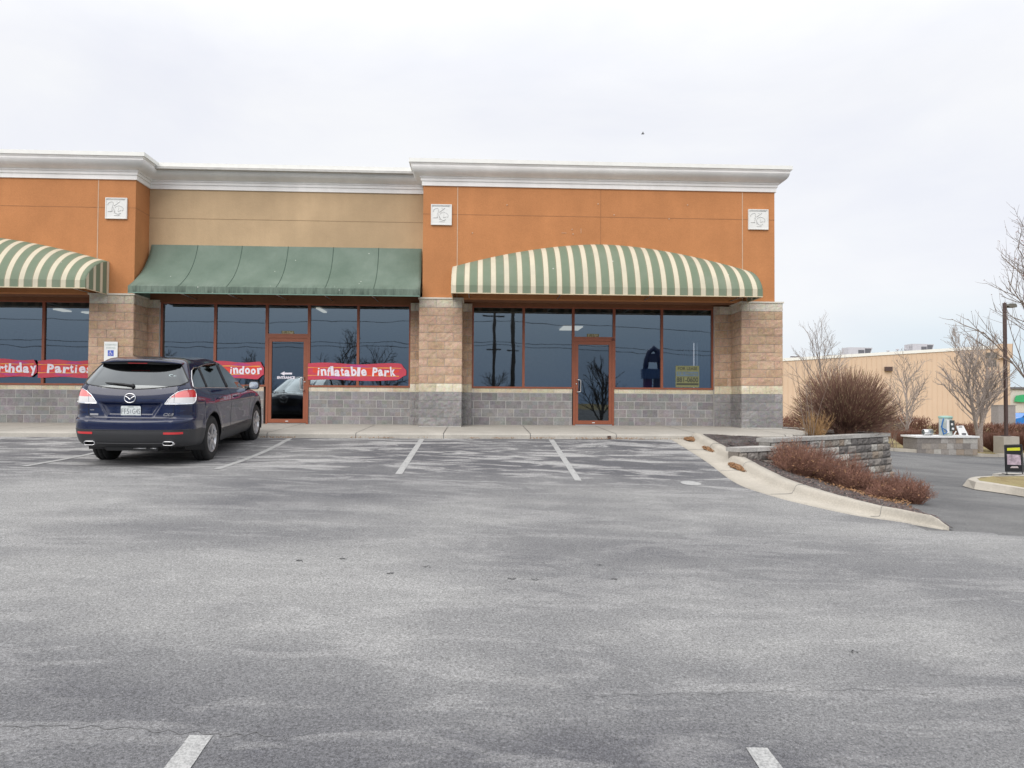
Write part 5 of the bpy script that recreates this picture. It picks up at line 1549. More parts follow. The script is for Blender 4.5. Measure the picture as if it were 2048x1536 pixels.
# leaves
def on_lot_pile(px, py, n, rx, ry, seed):
    p = hit(px, py, z_lot); m = MB()
    for i in range(n):
        a, k = uni(0, 2*PI), rnd()**.6; dx, dy = math.cos(a)*rx*k, math.sin(a)*ry*k; z = z_lot(p.x, p.y+dy)+.025+.05*(1-k)*rnd()+.004
        leafq(m, (p.x+dx+dy*-.15, p.y+dy, z+.012), uni(.014, .030))
    # low heap under the leaves
    R_g = []
    for k_, hh in ((1.0, .006), (.7, .035), (.35, .055), (0.02, .06)):
        R_g.append([(p.x+math.cos(2*PI*i/20)*rx*k_*.92*(1+.1*math.sin(i*2.3))-math.sin(2*PI*i/20)*ry*k_*.14, p.y+math.sin(2*PI*i/20)*ry*k_*.92) for i in range(20)]+[hh])
    for a_, b_ in zip(R_g, R_g[1:]):
        for i in range(20):
            q = [(a_[i], a_[20]), (a_[(i+1) % 20], a_[20]), (b_[(i+1) % 20], b_[20]), (b_[i], b_[20])]
            m.face([(x, y, z_lot(p.x, y)+.02+h_) for (x, y), h_ in q], 0, True)
    o = m.build('leaf_pile', M['leaf_brown']); return tag(o, kind='stuff')
on_lot_pile(1386, 882, 340, .19, .22, 1); on_lot_pile(1432, 903, 620, .20, .40, 2); on_lot_pile(1492, 940, 950, .23, .44, 3)
m = MB()
for a, b, n in ((520, 590, 90), (700, 725, 16), (735, 790, 50), (940, 960, 18), (985, 1030, 60), (1060, 1110, 60), (1150, 1215, 90), (1215, 1290, 130), (1300, 1400, 60), (700, 1340, 60)):
    for i in range(n):
        p = at(uni(a, b), 878, -2.24-rnd()**2*.12); leafq(m, (p.x, p.y, -.19+uni(.004, .035)), uni(.008, .018))
tag(m.build('kerb_leaves', M['leaf_brown']), kind='stuff')
m = MB()
for i in range(900):
    t_ = rnd(); x, y = 5.6+t_*2.2+uni(-.3, .4), -4.9-t_*2.6+uni(-.9, .35)
    h = BV.ray_cast(Vector((x, y, 5)), Vector((0, 0, -1)))
    if h[0]: leafq(m, (x, y, h[0].z+uni(.01, .05)), uni(.014, .03))
tag(m.build('bed_leaves', M['leaf_brown']), kind='stuff')

# bare trees
def tree(name, base, H, label, cat='tree', trunk=.07, spread=.55, levels=4, mat='bark', kids=(7, 5, 4), leaf=0, group=None, stems=1, clear=.25, seed=1, twr=.006, up_=.12, lmat='leaf_dark', width=1.0):
    random.seed(seed); t = thing(name, label, cat, tuple(base), group=group)
    tr, cr_, lf = MB(), MB(), MB()
    def branch(p, d, L, r, lv):
        n = 5 if lv == 0 else (4 if lv == 1 else 3)
        pts, rs = curved(p, d, L, r, max(twr*.6, r*(.28 if lv == 0 else .35)), n, -up_*.35 if lv else 0, .07 if lv == 0 else .13)
        (tr if lv == 0 else cr_).tube(pts, rs, 7 if lv == 0 else (4 if lv < 3 else 3), cap=False)
        if lv >= levels:
            if leaf and rnd() < leaf: leafq(lf, pts[-1], uni(.03, .055))
            return
        kk = kids[min(lv, len(kids)-1)]
        for i in range(kk):
            f = (clear if lv == 0 else .2)+(1-(clear if lv == 0 else .2))*(i+uni(.2, .9))/kk; f = min(f, .98)
            j = min(n-1, int(f*n)); q = pts[j].lerp(pts[j+1], f*n-j); dr = (pts[j+1]-pts[j]).normalized()
            ph = uni(0, 2*PI); side = dr.orthogonal().normalized(); side = (Matrix.Rotation(ph, 3, dr) @ side)
            nd = dr*(1-spread*.55)+side*spread*uni(.7, 1.2)*width+Vector((0, 0, up_))
            branch(q, nd, L*(uni(.42, .62) if lv == 0 else uni(.40, .65))*(1.15-.55*f), r*(1-.6*f)*.55 if lv == 0 else r*.5, lv+1)
    for s_ in range(stems):
        a = 2*PI*s_/max(1, stems)+.7; d = Vector((math.cos(a)*.22, math.sin(a)*.22, 1)) if stems > 1 else Vector((0.02, 0, 1))
        branch(Vector(base)+Vector((0, 0, -.05)), d, H, trunk, 0)
    o = tr.build('trunk', M[mat], t); c = cr_.build('crown', M[mat], t)
    if lf.v: lf.build('dry_leaves', M[lmat], t)
    return t
b = at(1641, 866, 7); b.z = -.9; top = at(1642, 636, 7)
tree('sapling', b, (top.z-b.z)*.74, 'slender bare sapling rising behind the round bush', trunk=.045, spread=.50, kids=(17, 6, 3), levels=3, mat='bark_pale', clear=.38, seed=11, twr=.0055, up_=.16, width=1.15)
b = hit(1812, 857, lambda x, y: z_drive(x, y)+.1); b = at(1812, 857, 23); b.z = z_drive(b.x, 23)+.1; top = at(1808, 703, 23)
tree('bare_tree', b, (top.z-b.z)*.75, 'bare grey tree in front of the tan building, left of the vacuum station', trunk=.085, spread=.52, kids=(16, 6, 4), levels=3, mat='bark_pale', clear=.16, seed=5, twr=.012, up_=.16, width=1.35)
b = at(1962, 884, 21.5); b.z = z_drive(b.x, 21.5)+.1; top = at(1962, 655, 21.5)
tree('bare_tree', b, (top.z-b.z)*.78, 'bare forked tree right of the white board, with clumps of dead leaves', trunk=.12, spread=.50, kids=(18, 7, 4, 3), levels=3, mat='bark_pale', clear=.18, seed=8, stems=2, leaf=.12, twr=.013, up_=.18, width=1.2)
b = at(2132, 860, 13); b.z = z_drive(b.x, 13)+.05; top = at(2100, 500, 13)
tree('spreading_tree', b, (top.z-b.z)*.93, 'large spreading bare tree entering at the right edge, dotted with dead leaves', trunk=.11, spread=.62, kids=(20, 8, 5, 3), levels=3, mat='bark', clear=.12, seed=21, leaf=.5, twr=.0055, up_=.28, width=1.15)
random.seed(99)
# hedge row and vase shaped bushes in front of it
def hedge(x0, x1, Y, label):
    zb_ = z_drive(x0, Y)+.05; t = thing('clipped_hedge', label, 'hedge', (x0, Y, zb_)); m = MB(); c = MB()
    n = int((x1-x0)*620)
    for i in range(n):
        x = uni(x0, x1); y = Y+uni(-.55, .55); z = zb_+uni(0, 1.30); d = Vector((uni(-.5, .5), uni(-.7, .3), uni(.3, 1))).normalized()
        m.tube([(x, y, z), Vector((x, y, z))+d*uni(.14, .34)], [.021, .009], 3, cap=False)
    m.build('twigs', M['red_twig'], t)
    for i in range(int((x1-x0)*2.5)):
        x = x0+(x1-x0)*(i+.5)/int((x1-x0)*2.5); c.tube([(x, Y, zb_), (x+uni(-.05, .05), Y, zb_+.9)], [.05, .03], 5)
    m2 = c.build('stems', M['twig'], t)
p0, p1 = at(1560, 850, 30), at(2075, 850, 30)
hedge(p0.x+.2, p1.x-7.6, 30, 'long dark red-brown hedge in front of the tan building')
hedge(p1.x-7.5, p1.x+1.5, 29.4, 'right-hand stretch of the dark red-brown hedge behind the lamp post')
for px_, yb_, Yb, w, h, lb in ((1816, 882, 22.5, 1.7, 1.15, 'vase-shaped dark red bush left of the vacuum station'), (1985, 885, 22.4, 1.6, 1.15, 'vase-shaped dark red bush between the forked tree and lamp post'), (2042, 885, 22.6, 1.6, 1.2, 'vase-shaped dark red bush at the right edge behind the lamp post'), (1940, 878, 24.2, 1.6, 1.1, 'dark red bush behind the white board')):
    b = at(px_, yb_, Yb); zb_ = z_drive(b.x, Yb)+.1; t = thing('vase_bush', lb, 'bush', (b.x, Yb, zb_), group='vase-shaped dark red bushes'); m = MB()
    for i in range(520):
        ph, el = uni(0, 2*PI), uni(.55, 1.5); L_ = h/math.sin(max(el, .75))*uni(.75, 1.0); r = Vector((math.cos(ph)*math.cos(el), math.sin(ph)*math.cos(el), math.sin(el)))
        p_ = Vector((b.x, Yb, zb_)); m.tube([p_+r*.05, p_+r*L_*.5+Vector((0, 0, .03)), p_+r*L_*.9+Vector((uni(-.05, .05), uni(-.05, .05), .05))], [.012, .009, .005], 3, cap=False)
        q = p_+r*L_*uni(.5, .9); m.tube([q, q+Vector((uni(-.2, .2), uni(-.2, .2), uni(0, .2)))], [.006, .003], 3, cap=False)
    m.build('twigs', M['red_twig'], t)
# slim staked saplings left of the station
p = at(1786, 880, 21.5); zb_ = z_drive(p.x, 21.5)+.05
t = thing('small_grey_shrub', 'low grey twiggy shrub on thin stems beside the retaining wall end', 'shrub', (p.x, 21.5, zb_)); m = MB()
for i in range(6): m.tube([(p.x+uni(-.25, .25), 21.5, zb_), (p.x+uni(-.3, .3), 21.5, zb_+.9)], [.02, .015], 4)
m.build('stems', M['bark'], t); m = MB()
for i in range(420):
    a, e = uni(0, 2*PI), uni(-.2, 1.4); c_ = Vector((p.x+.2, 21.5, zb_+1.0)); q = c_+Vector((math.cos(a)*math.cos(e)*.75, math.sin(a)*math.cos(e)*.6, math.sin(e)*.5))*uni(.4, 1); m.tube([q, q+Vector((uni(-.15, .15), uni(-.15, .15), uni(0, .2)))], [.007, .003], 3, cap=False)
m.build('twigs', M['bark'], t)

# ================================================================== right-hand background
M['siding'] = None
def sidingmat():
    t = NT('tan_metal_siding'); v = t.coord(); n = t.noise(v, .12, 5)
    c = t.ramp(n, [(.3, (.58, .43, .31)), (.7, (.66, .50, .37))])
    t.bsdf(c, .6, 0, .4); return t.m
M['siding'] = sidingmat()
tb = thing('metal_warehouse', 'large tan ribbed metal warehouse with low-slope white roof edge', 'building', (50, 79, -2.3))
A = at(1500, 838, 82); A.z = 0; Bp = at(2021, 832, 76); Bp.z = 0
zt0, zt1 = at(1500, 724.5, 82).z, at(2016, 693.5, 76).z; zb = -2.6
d = (Bp-A); Lw = d.length; du = d.normalized(); nn = Vector((du.y, -du.x, 0))
if nn.y > 0: nn = -nn
m = MB(); nr = int(Lw/.62)
for i in range(nr):
    for a, b, o0, o1 in ((0, .80, 0, 0), (.80, .86, 0, .05), (.86, .94, .05, .05), (.94, 1, .05, 0)):
        s0, s1 = (i+a)/nr, (i+b)/nr; p, q = A+d*s0+nn*o0, A+d*s1+nn*o1
        z0_, z1_ = zt0+(zt1-zt0)*s0, zt0+(zt1-zt0)*s1
        m.face([(p.x, p.y, zb), (q.x, q.y, zb), (q.x, q.y, z1_), (p.x, p.y, z0_)])
e = Bp-nn*30; m.face([(Bp.x, Bp.y, zb), (e.x, e.y, zb), (e.x, e.y, zt1), (Bp.x, Bp.y, zt1)])
e0 = A-nn*30; m.face([(e0.x, e0.y, zb), (A.x, A.y, zb), (A.x, A.y, zt0), (e0.x, e0.y, zt0)])
m.build('ribbed_wall', M['siding'], tb)
m = MB(); m.face([(A.x, A.y, zt0), (Bp.x, Bp.y, zt1), (e.x, e.y, zt1), (e0.x, e0.y, zt0)])
m.build('roof', M['white'], tb)
m = MB()
for i in range(20):
    p, q = A+d*(i/20)+nn*.12, A+d*((i+1)/20)+nn*.12; z0_, z1_ = zt0+(zt1-zt0)*i/20, zt0+(zt1-zt0)*(i+1)/20
    m.face([(p.x, p.y, z0_-.12), (q.x, q.y, z1_-.12), (q.x, q.y, z1_+.28), (p.x, p.y, z0_+.28)])
    m.face([(p.x, p.y, z0_+.28), (q.x, q.y, z1_+.28), (q.x-nn.x*.5, q.y-nn.y*.5, z1_+.28), (p.x-nn.x*.5, p.y-nn.y*.5, z0_+.28)])
m.build('gutter_trim', M['cap_white'], tb)
m = MB(); p = at(1994, 700, 76.2); q = at(2021, 700, 76); zz0, zz1 = zt1-1.5, at(2018, 688, 76).z
m.obox(((p.x+q.x)/2, (p.y+q.y)/2-.2, (zz0+zz1)/2), (q-p), nn, (0, 0, 1), (Vector((q.x-p.x, q.y-p.y, 0))).length/2, .3, (zz1-zz0)/2); m.build('end_parapet', M['siding'], tb)
def onwh(px):
    r_ = ray(px, 760); # intersect with wall plane
    t_ = (A-CAM).dot(nn)/r_.dot(nn); return CAM+r_*t_
p = onwh(1776); s_ = p.y+17.9
pz = at(1776, 738, p.y).z; m = MB(); m.obox((p.x+nn.x*.2, p.y+nn.y*.2, pz), du, nn, (0, 0, 1), .45, .25, .28); m.build('wall_lamp', M['pole'], tb)
p = onwh(1984); m = MB(); z1_ = at(1984, 711, p.y).z; z2_ = at(1984, 724, p.y).z
m.prism([(-.8, -.2), (-.6, -.38), (.6, -.38), (.8, -.2), (.8, .2), (.6, .38), (-.6, .38), (-.8, .2)], lambda u, v, dd: Vector((p.x, p.y, z1_))+du*u+nn*(.03+dd)+Vector((0, 0, v)), 0, .08)
m.prism([(-.5, -.5), (.5, -.5), (.5, .45), (-.5, .45)], lambda u, v, dd: Vector((p.x, p.y, z2_-.12))+du*u+nn*(.03+dd)+Vector((0, 0, v)), 0, .08)
m.build('wall_vent', plain('vent_grey', (.12, .11, .10)), tb)
# rooftop units
M['rtu'] = plain('unit_grey', (.42, .41, .43), .5, var=.06); M['rtud'] = plain('unit_dark', (.10, .10, .11), .7)
for x0_, x1_, y0_, y1_, lb in ((1697, 1746, 695, 708, 'grey rooftop air unit with sloped hood, left one on the warehouse roof'), (1825, 1869, 688, 702, 'grey rooftop air unit, right one on the warehouse roof')):
    Yu = 86 if x0_ < 1750 else 84; a = at(x0_, y1_, Yu); b = at(x1_, y0_, Yu); t = thing('rooftop_unit', lb, 'air conditioner', ((a.x+b.x)/2, Yu, a.z), group='air units on the warehouse roof'); w = b.x-a.x
    m = MB(); m.box((a.x+w*.0, Yu, a.z-.9), (a.x+w*.66, Yu+2, b.z)); m.build('casing', M['rtu'], t)
    m = MB(); m.prism([(a.x+w*.66, b.z-.02), (b.x, b.z-.02), (b.x-w*.08, a.z+.1), (a.x+w*.66, a.z-.1)], lambda u, v, dd: (u, Yu+.1+dd, v), 0, 1.6); m.build('hood', M['rtu'], t)
    m = MB(); m.box((a.x+w*.40, Yu-.03, a.z+.12), (a.x+w*.64, Yu-.005, a.z+(b.z-a.z)*.62)); m.prism([(a.x+w*.69, b.z-.15), (b.x-w*.05, b.z-.15), (b.x-w*.11, a.z+.2), (a.x+w*.69, a.z+.1)], lambda u, v, dd: (u, Yu+.06+dd, v), 0, .035); m.build('louvre', M['rtud'], t)
for px_, py_ in ((1795, 700), (1811, 699), (1820, 692), (1776, 703)):
    a = at(px_, py_, 84); t = MB(); t.lathe([(.10, -1.4), (.10, 0), (.22, .02), (.22, .14), (0, .18)], a, (1, 0, 0), (0, 1, 0), (0, 0, 1), 10)
    tag(t.build('roof_pipe', M['rtu']), 'thin vent pipe standing on the warehouse roof', 'pipe', 'vent pipes on the warehouse roof')
# distant twin-head lamps showing over the warehouse roof
for px_ in (1590, 1662):
    a = at(px_, 714 if px_ < 1600 else 711, 100); t = thing('car_park_lamp', 'top of a distant car park lamp peeping over the warehouse roof', 'street lamp', (a.x, 100, -2.5), group='distant lamps beyond the warehouse')
    m = MB(); m.tube([(a.x, 100, -2.5), (a.x, 100, a.z)], .08, 6); m.build('pole', M['pole'], t)
    m = MB(); m.box((a.x-.7, 99.8, a.z-.06), (a.x-.1, 100.2, a.z+.10)); m.build('lamp_head', M['pole'], t)
    m = MB(); m.box((a.x+.1, 99.8, a.z-.06), (a.x+.7, 100.2, a.z+.10)); m.build('lamp_head', M['pole'], t)
# far shop with green sign beyond
t = thing('far_shop', 'distant pale shop with dark roof edge and green sign at the right edge', 'building', (86, 100, -2.5))
a = at(2016, 776, 100); b = at(2120, 776, 100); m = MB(); m.box((a.x, 100, -2.5), (b.x, 130, a.z)); m.build('wall', plain('pale_wall', (.58, .55, .50)), t)
m = MB(); m.box((a.x-.2, 99.7, a.z-.2), (b.x, 99.95, a.z+.15)); m.build('roof_edge', M['rtud'], t)
c_ = at(2040, 797, 99.8); m = MB(); m.prism([(-1.1, -.5), (.2, -.6), (2.2, -.5), (2.4, .5), (.4, .65), (-.8, .45)], lambda u, v, dd: (c_.x+u, 99.7-dd, c_.z+v), 0, .15); m.build('sign', plain('sign_green', (.04, .38, .15), .5), t)
# blue car and grey box behind the hedge
a = at(2040, 820, 50); t = thing('blue_car', 'bright blue car mostly hidden beyond the hedge at the right edge', 'car', (a.x, 50, -2.2)); m = MB(); bm_ = plain('bright_blue_paint', (.01, .19, .60), .25, coat=1)
S_ = [(-1.2, .25), (-1.25, .7), (-1.05, .95), (-.55, 1.05), (-.1, 1.45), (1.2, 1.5), (2.1, 1.1), (3.0, .95), (3.1, .3)]
m.prism([(a.x-.0+u, -1.9+v*.0+v+.25) for u, v in S_], lambda u, v, dd: (u, 49.1+dd, v), 0, 1.75); m.build('body', bm_, t)
m = MB(); m.prism([(a.x+u, -1.65+v) for u, v in ((-.45, 1.08), (-.05, 1.40), (1.15, 1.44), (1.9, 1.1))], lambda u, v, dd: (u, 49.08-dd, v), 0, .02); m.build('side_window', M['carglass'], t)
for wx in (-.6, 2.3):
    m = MB(); m.lathe([(0, -.1), (.22, -.1), (.34, -.08), (.34, .1), (0, .1)], (a.x+wx, 49.1, -1.55), (1, 0, 0), (0, 0, 1), (0, 1, 0), 16); m.build('wheel', M['rubber'], t)
a = at(2013, 819, 48); t = MB(); t.box((a.x-.75, 48, -2.2), (a.x+.85, 49, a.z+.35)); t.box((a.x-.80, 47.95, a.z+.351), (a.x+.9, 49.05, a.z+.42)); tag(t.build('utility_cabinet', plain('cabinet_grey', (.27, .25, .25))), 'grey utility cabinet beyond the hedge, left of the bright blue car', 'cabinet')
# lamp post on concrete base
a = at(2012.5, 879, 20.9); zb_ = z_drive(a.x, 20.9)+.1; t = thing('lamp_post', 'brown square lamp post with one flat head on a concrete base', 'street lamp', (a.x, 20.9, zb_)); top = at(2009, 606, 20.9)
m = MB(); ztp = at(2012, 872.5, 20.9).z; w0 = .20
m.box((a.x-.43, 20.5, zb_-.3), (a.x+.43, 21.3, ztp)); m.build('concrete_base', M['kerb'], t)
m = MB(); m.obox(((a.x+top.x)/2, 20.9, (ztp+top.z)/2), (1, 0, 0), (0, 1, 0), (top.x-a.x, 0, top.z-ztp), .07, .07, (top.z-ztp)/2); m.box((a.x-.17, 20.73, ztp), (a.x+.17, 21.07, ztp+.05)); m.build('pole', M['pole'], t)
m = MB(); m.prism([(0, -.06), (.10, -.14), (.50, -.14), (.50, -.02), (.42, .06), (.12, .06)], lambda u, v, dd: (top.x+.07+u, 20.72+dd, top.z-.10+v), 0, .36); m.build('lamp_head', plain('head_bronze', (.13, .12, .10)), t)
# vacuum station on its stone plinth
t = thing('stone_plinth', 'low grey stone plinth with pale slab carrying the vacuum machine', 'plinth', (24.3, 20.4, -1.95))
a = at(1830, 893, 20.0); b = at(1951, 893, 20.0); zt_ = at(1890, 875, 20).z; m = MB()
zb_ = z_drive((a.x+b.x)/2, 20)-.02; STx = STONE
rows = 3; ch_ = (zt_-zb_)/rows
for r_ in range(rows):
    x = a.x-(.2 if r_ % 2 else 0)
    while x < b.x:
        x1_ = min(x+uni(.38, .5), b.x); xx = max(x, a.x)
        if x1_-xx > .05:
            n0 = len(m.f); m.box((xx+.004, 19.83-uni(0, .02), zb_+r_*ch_+.004), (x1_-.004, 21.1, zb_+(r_+1)*ch_-.004)); col = tuple(v*1.15 for v in random.choice(STONE))
            for q_ in range(n0, len(m.f)): m.col[q_] = col
        x = x1_
m.build('stone_blocks', M['block'], t); m = MB(); m.box((a.x-.08, 19.75, zt_), (b.x+.06, 21.18, zt_+.09)); m.build('slab', M['white'], t)
ztop = zt_+.09
t = thing('vacuum_machine', 'self-service car vacuum with blue hose and green lid on the stone plinth', 'vacuum', tuple((at(1890, 870, 20.4).x, 20.4, ztop)))
c_ = at(1891, 852, 20.4); topz = at(1891, 832, 20.4).z
m = MB(); m.lathe([(.30, 0), (.31, .02), (.31, topz-ztop-.12), (.30, topz-ztop-.10)], (c_.x, 20.4, ztop), (1, 0, 0), (0, 1, 0), (0, 0, 1), 24); m.build('tank', plain('vacuum_grey', (.45, .50, .47), .4), t)
m = MB(); m.lathe([(.33, -.12), (.34, -.10), (.34, -.03), (.30, 0), (0, .02)], (c_.x, 20.4, topz), (1, 0, 0), (0, 1, 0), (0, 0, 1), 24); m.build('lid', plain('lid_green', (.30, .48, .42), .4), t)
m = MB()
for k in range(5): m.tube([(c_.x-.28-.09*math.sin(PI*i/14)-.02*k, 20.12-.03*k, ztop+.05+(topz-ztop-.25)*i/14+.02*k) for i in range(15)], .028, 6)
m.tube([(c_.x-.30+.16*math.sin(i*.5), 20.05, ztop+.10+.04*i) for i in range(12)], .028, 6); m.build('hose', plain('hose_blue', (.03, .16, .42), .5), t)
m = MB(); m.box((c_.x+.02, 20.04, ztop+.25), (c_.x+.26, 20.09, topz-.22)); m.build('control_panel', plain('panel_dark', (.05, .06, .06)), t)
m = MB(); m.box((c_.x-.16, 20.03, ztop+.15), (c_.x-.03, 20.09, topz-.2)); m.box((c_.x+.06, 20.02, ztop+.55), (c_.x+.16, 20.035, ztop+.66)); m.box((c_.x+.10, 20.02, ztop+.32), (c_.x+.22, 20.035, ztop+.42)); m.tube([(c_.x+.16, 19.98, ztop+.02), (c_.x+.30, 19.98, ztop+.24)], .03, 6); m.build('label_plate', M['white'], t)
t = thing('white_board', 'white leaning folding board with handle hole on the stone plinth', 'board', tuple((at(1927, 870, 20.2).x, 20.2, ztop)))
P = [at(x, y, 20.1) for x, y in ((1920, 871), (1937, 871), (1931, 851.5), (1916.5, 852))]
m = MB(); m.prism([(p.x, p.z) for p in P], lambda u, v, dd: (u, 20.1+dd+(v-ztop)*.3, v), 0, .05); m.build('panel', M['white'], t)
m = MB(); q = at(1924, 854, 20.1); q2 = at(1928, 868.5, 20.1); m.box((q.x-.09, 20.085+(q.z-ztop)*.3, q.z-.03), (q.x+.09, 20.098+(q.z-ztop)*.3, q.z+.02)); m.box((q2.x-.11, 20.085, q2.z-.03), (q2.x+.11, 20.1, q2.z+.06)); m.build('handle_hole', M['rtud'], t)
t = MB(); q = at(1856, 868, 20.4); t.lathe([(.13, -.30), (.16, -.30), (.16, .25), (.13, .25), (.12, -.28)], (q.x, 20.4, ztop+.165), (0, 1, 0), (0, 0, 1), (1, .25, 0), 20); tag(t.build('metal_drum', M['steel']), 'shiny metal cylinder lying left of the blue-hosed vacuum', 'cylinder')
# pavement sign on the island
p_ = at(2028, 946, 3.2); zb_ = z_drive(p_.x, 3.2)
def island():
    P = [hit(x, y, z_drive) for x, y in ((1925, 972), (1932, 967), (1948, 964), (1990, 962), (2060, 961))]; Q = [hit(x, y, z_drive) for x, y in ((1925, 972), (1948, 979), (1985, 984), (2025, 990), (2080, 999))]
    outer = [(p.x, p.y) for p in Q][::-1]+[(p.x, p.y) for p in P[1:]]
    cx__ = sum(p[0] for p in outer)/len(outer); cy__ = sum(p[1] for p in outer)/len(outer)
    m = MB(); g_ = MB(); n = len(outer)
    O = [Vector((x, y, z_drive(x, y))) for x, y in outer]; I = []
    for i in range(n):
        o = O[i]; c = Vector((cx__, cy__, o.z)); dd = (c-o); dd.z = 0; I.append(o+dd.normalized()*min(.45, dd.length*.5))
    for i in range(n):
        a, b, c, e = O[i], O[(i+1) % n], I[(i+1) % n], I[i]; u = Vector((0, 0, .15)); s = .35
        a2, b2 = a.lerp(e, s), b.lerp(c, s)
        m.face([a+Vector((0, 0, .005)), b+Vector((0, 0, .005)), b2+u, a2+u]); m.face([a2+u, b2+u, c+u*1.05, e+u*1.05])
        g_.face([e+u*1.0, c+u*1.0, Vector((cx__, cy__, (e.z+c.z)/2+.19))])
    struct(m.build('island_kerb', M['kerb'], fixn=True)); struct(g_.build('island_grass', M['grass'], fixn=True))
island()
m = MB(); q = [hit(x, y, z_drive) for x, y in ((1985, 951), (2000, 948.5), (2070, 950), (2090, 957))]; m.face([(v.x, v.y, v.z+.05) for v in q]); m.face([(q[0].x, q[0].y, q[0].z-.1), (q[3].x, q[3].y, q[3].z-.1), (q[3].x, q[3].y, q[3].z+.05), (q[0].x, q[0].y, q[0].z+.05)]); struct(m.build('island_pad', M['walk']))
t = thing('pavement_sign', 'black framed pavement sign with yellow heading and cake picture by the drive', 'sign', (p_.x, p_.y, p_.z))
Y = p_.y; f = lambda x, y, o=0: (lambda v: (v.x, v.y+o, v.z))(at(x, y, Y))
def quad(nm, pts, mat, o0, th=.012):
    m = MB(); A_ = [f(x, y, o0) for x, y in pts]; B_ = [(x, y+th, z) for x, y, z in A_]
    m.face(A_); m.face(B_[::-1])
    for i in range(4): m.face([A_[i], B_[i], B_[(i+1) % 4], A_[(i+1) % 4]])
    return m.build(nm, mat, t, fixn=True)
quad('board', [(2012, 943), (2046, 943), (2042.5, 890), (2009, 891)], M['black_pl'], 0, .03)
m = MB()
for a_, b_ in (((2010.5, 943), (2008.5, 890)), ((2047, 943), (2043, 889)), ((2008.5, 890), (2043, 889)), ((2010.5, 943), (2047, 943)), ((2013, 943), (2013.5, 948)), ((2044, 943), (2044.5, 948)), ((1997, 950), (2050, 948)), ((2003, 946.5), (2032, 951.5))): m.tube([f(*a_, -.01), f(*b_, -.01)], .011, 6)
m.build('frame', M['black_pl'], t)
quad('heading', [(2014, 901.5), (2040, 901), (2039.5, 895), (2014, 896)], plain('sign_yellow', (.62, .62, .03)), -.006, .004)
quad('picture', [(2014.5, 929), (2042, 930), (2040.5, 910), (2013.5, 908)], plain('picture_pink', (.42, .33, .38), .5, var=.5, sc=9), -.006, .004)
quad('caption_bar', [(2020, 936), (2037, 936), (2035, 932.5), (2023, 932.5)], plain('caption_pink', (.50, .42, .42)), -.006, .004)
# bird
c_ = at(1286, 268, 75); m = MB()
m.tube([c_+Vector((-.22, 0, -.03)), c_+Vector((-.08, 0, 0)), c_+Vector((.06, 0, .01)), c_+Vector((.16, 0, .03)), c_+Vector((.2, 0, .03))], [.01, .05, .06, .035, .01], 6)
for s_ in (-1, 1):
    a_ = [c_+Vector((.06, 0, .03)), c_+Vector((-.06, 0, .02)), c_+Vector((-.12, s_*.22, .16)), c_+Vector((-.16+.02*s_, s_*.44, .10)), c_+Vector((0, s_*.24, .19))]
    m.face(a_); m.face([v+Vector((0, 0, -.01)) for v in a_][::-1])
tag(m.build('bird', M['black_pl']), 'tiny dark bird flying high in the pale sky', 'bird')

# ================================================================== what the shop windows mirror: street behind the camera
def upole(x, y, r, h, label):
    z0_ = z_ground(x, y)-.1; t = thing('utility_pole', label, 'utility pole', (x, y, z0_), group='utility poles across the street behind the camera'); m = MB(); m.tube([(x, y, z0_), (x+.05, y, z0_+h)], [r*1.15, r*.85], 10); m.build('pole', M['wood_pole'], t)
    m = MB(); m.box((x-1.1, y-.08, z0_+h-1.0), (x+1.1, y+.06, z0_+h-.86)); m.box((x-.7, y-.08, z0_+8.3), (x+.7, y+.06, z0_+8.42)); m.build('crossarm', M['wood_pole'], t)
upole(1.45, -60, .17, 13, 'straight wooden utility pole mirrored in the left pane of the empty shop'); upole(3.55, -60, .24, 13.5, 'thicker wooden utility pole mirrored beside the straight one')
t = thing('pylon_sign', 'blue and purple roadside pylon sign mirrored in the right window of the empty shop', 'sign', (18.9, -60, -2.2))
M['dk_blue'] = plain('sign_dark_blue', (.015, .03, .11), .4); M['md_blue'] = plain('sign_mid_blue', (.03, .08, .22), .4); M['purple'] = plain('sign_purple', (.06, .025, .13), .4)
m = MB(); m.tube([(18.2, -60, 3.4), (18.2, -60, 5.2), (18.45, -60, 6.1), (18.9, -60, 6.5), (19.35, -60, 6.1), (19.6, -60, 5.2), (19.6, -60, 3.4)], [.20, .24, .28, .30, .28, .24, .20], 12); m.box((18.4, -60.2, 4.9), (19.4, -59.8, 5.9)); m.build('arch', M['dk_blue'], t)
m = MB(); m.box((17.8, -60.3, 3.1), (20.0, -59.6, 4.2)); m.build('band', M['md_blue'], t)
m = MB(); m.box((18.0, -60.2, -2.3), (18.8, -59.8, 3.3)); m.build('leg', M['purple'], t)
m = MB(); m.box((19.0, -60.2, -2.3), (19.6, -59.8, 3.3)); m.build('leg', M['dk_blue'], t)
for (z1_, z2_, z3_, lb) in ((6.3, 6.6, 5.2, 'lowest'), (6.9, 6.95, 5.9, 'second'), (9.1, 9.2, 7.9, 'third')):
    m = MB(); P = []
    for (xa, za, xb, zc_) in ((-60, z1_, 3.2, z2_), (3.2, z2_, 60, z3_)):
        for i in range(24): u = i/24; P.append((xa+(xb-xa)*u, -60, za+(zc_-za)*u-3.2*u*(1-u)*.5))
    m.tube(P, .026, 4); tag(m.build('overhead_wire', M['wire']), lb+' black overhead wire mirrored in the shop windows', 'wire')
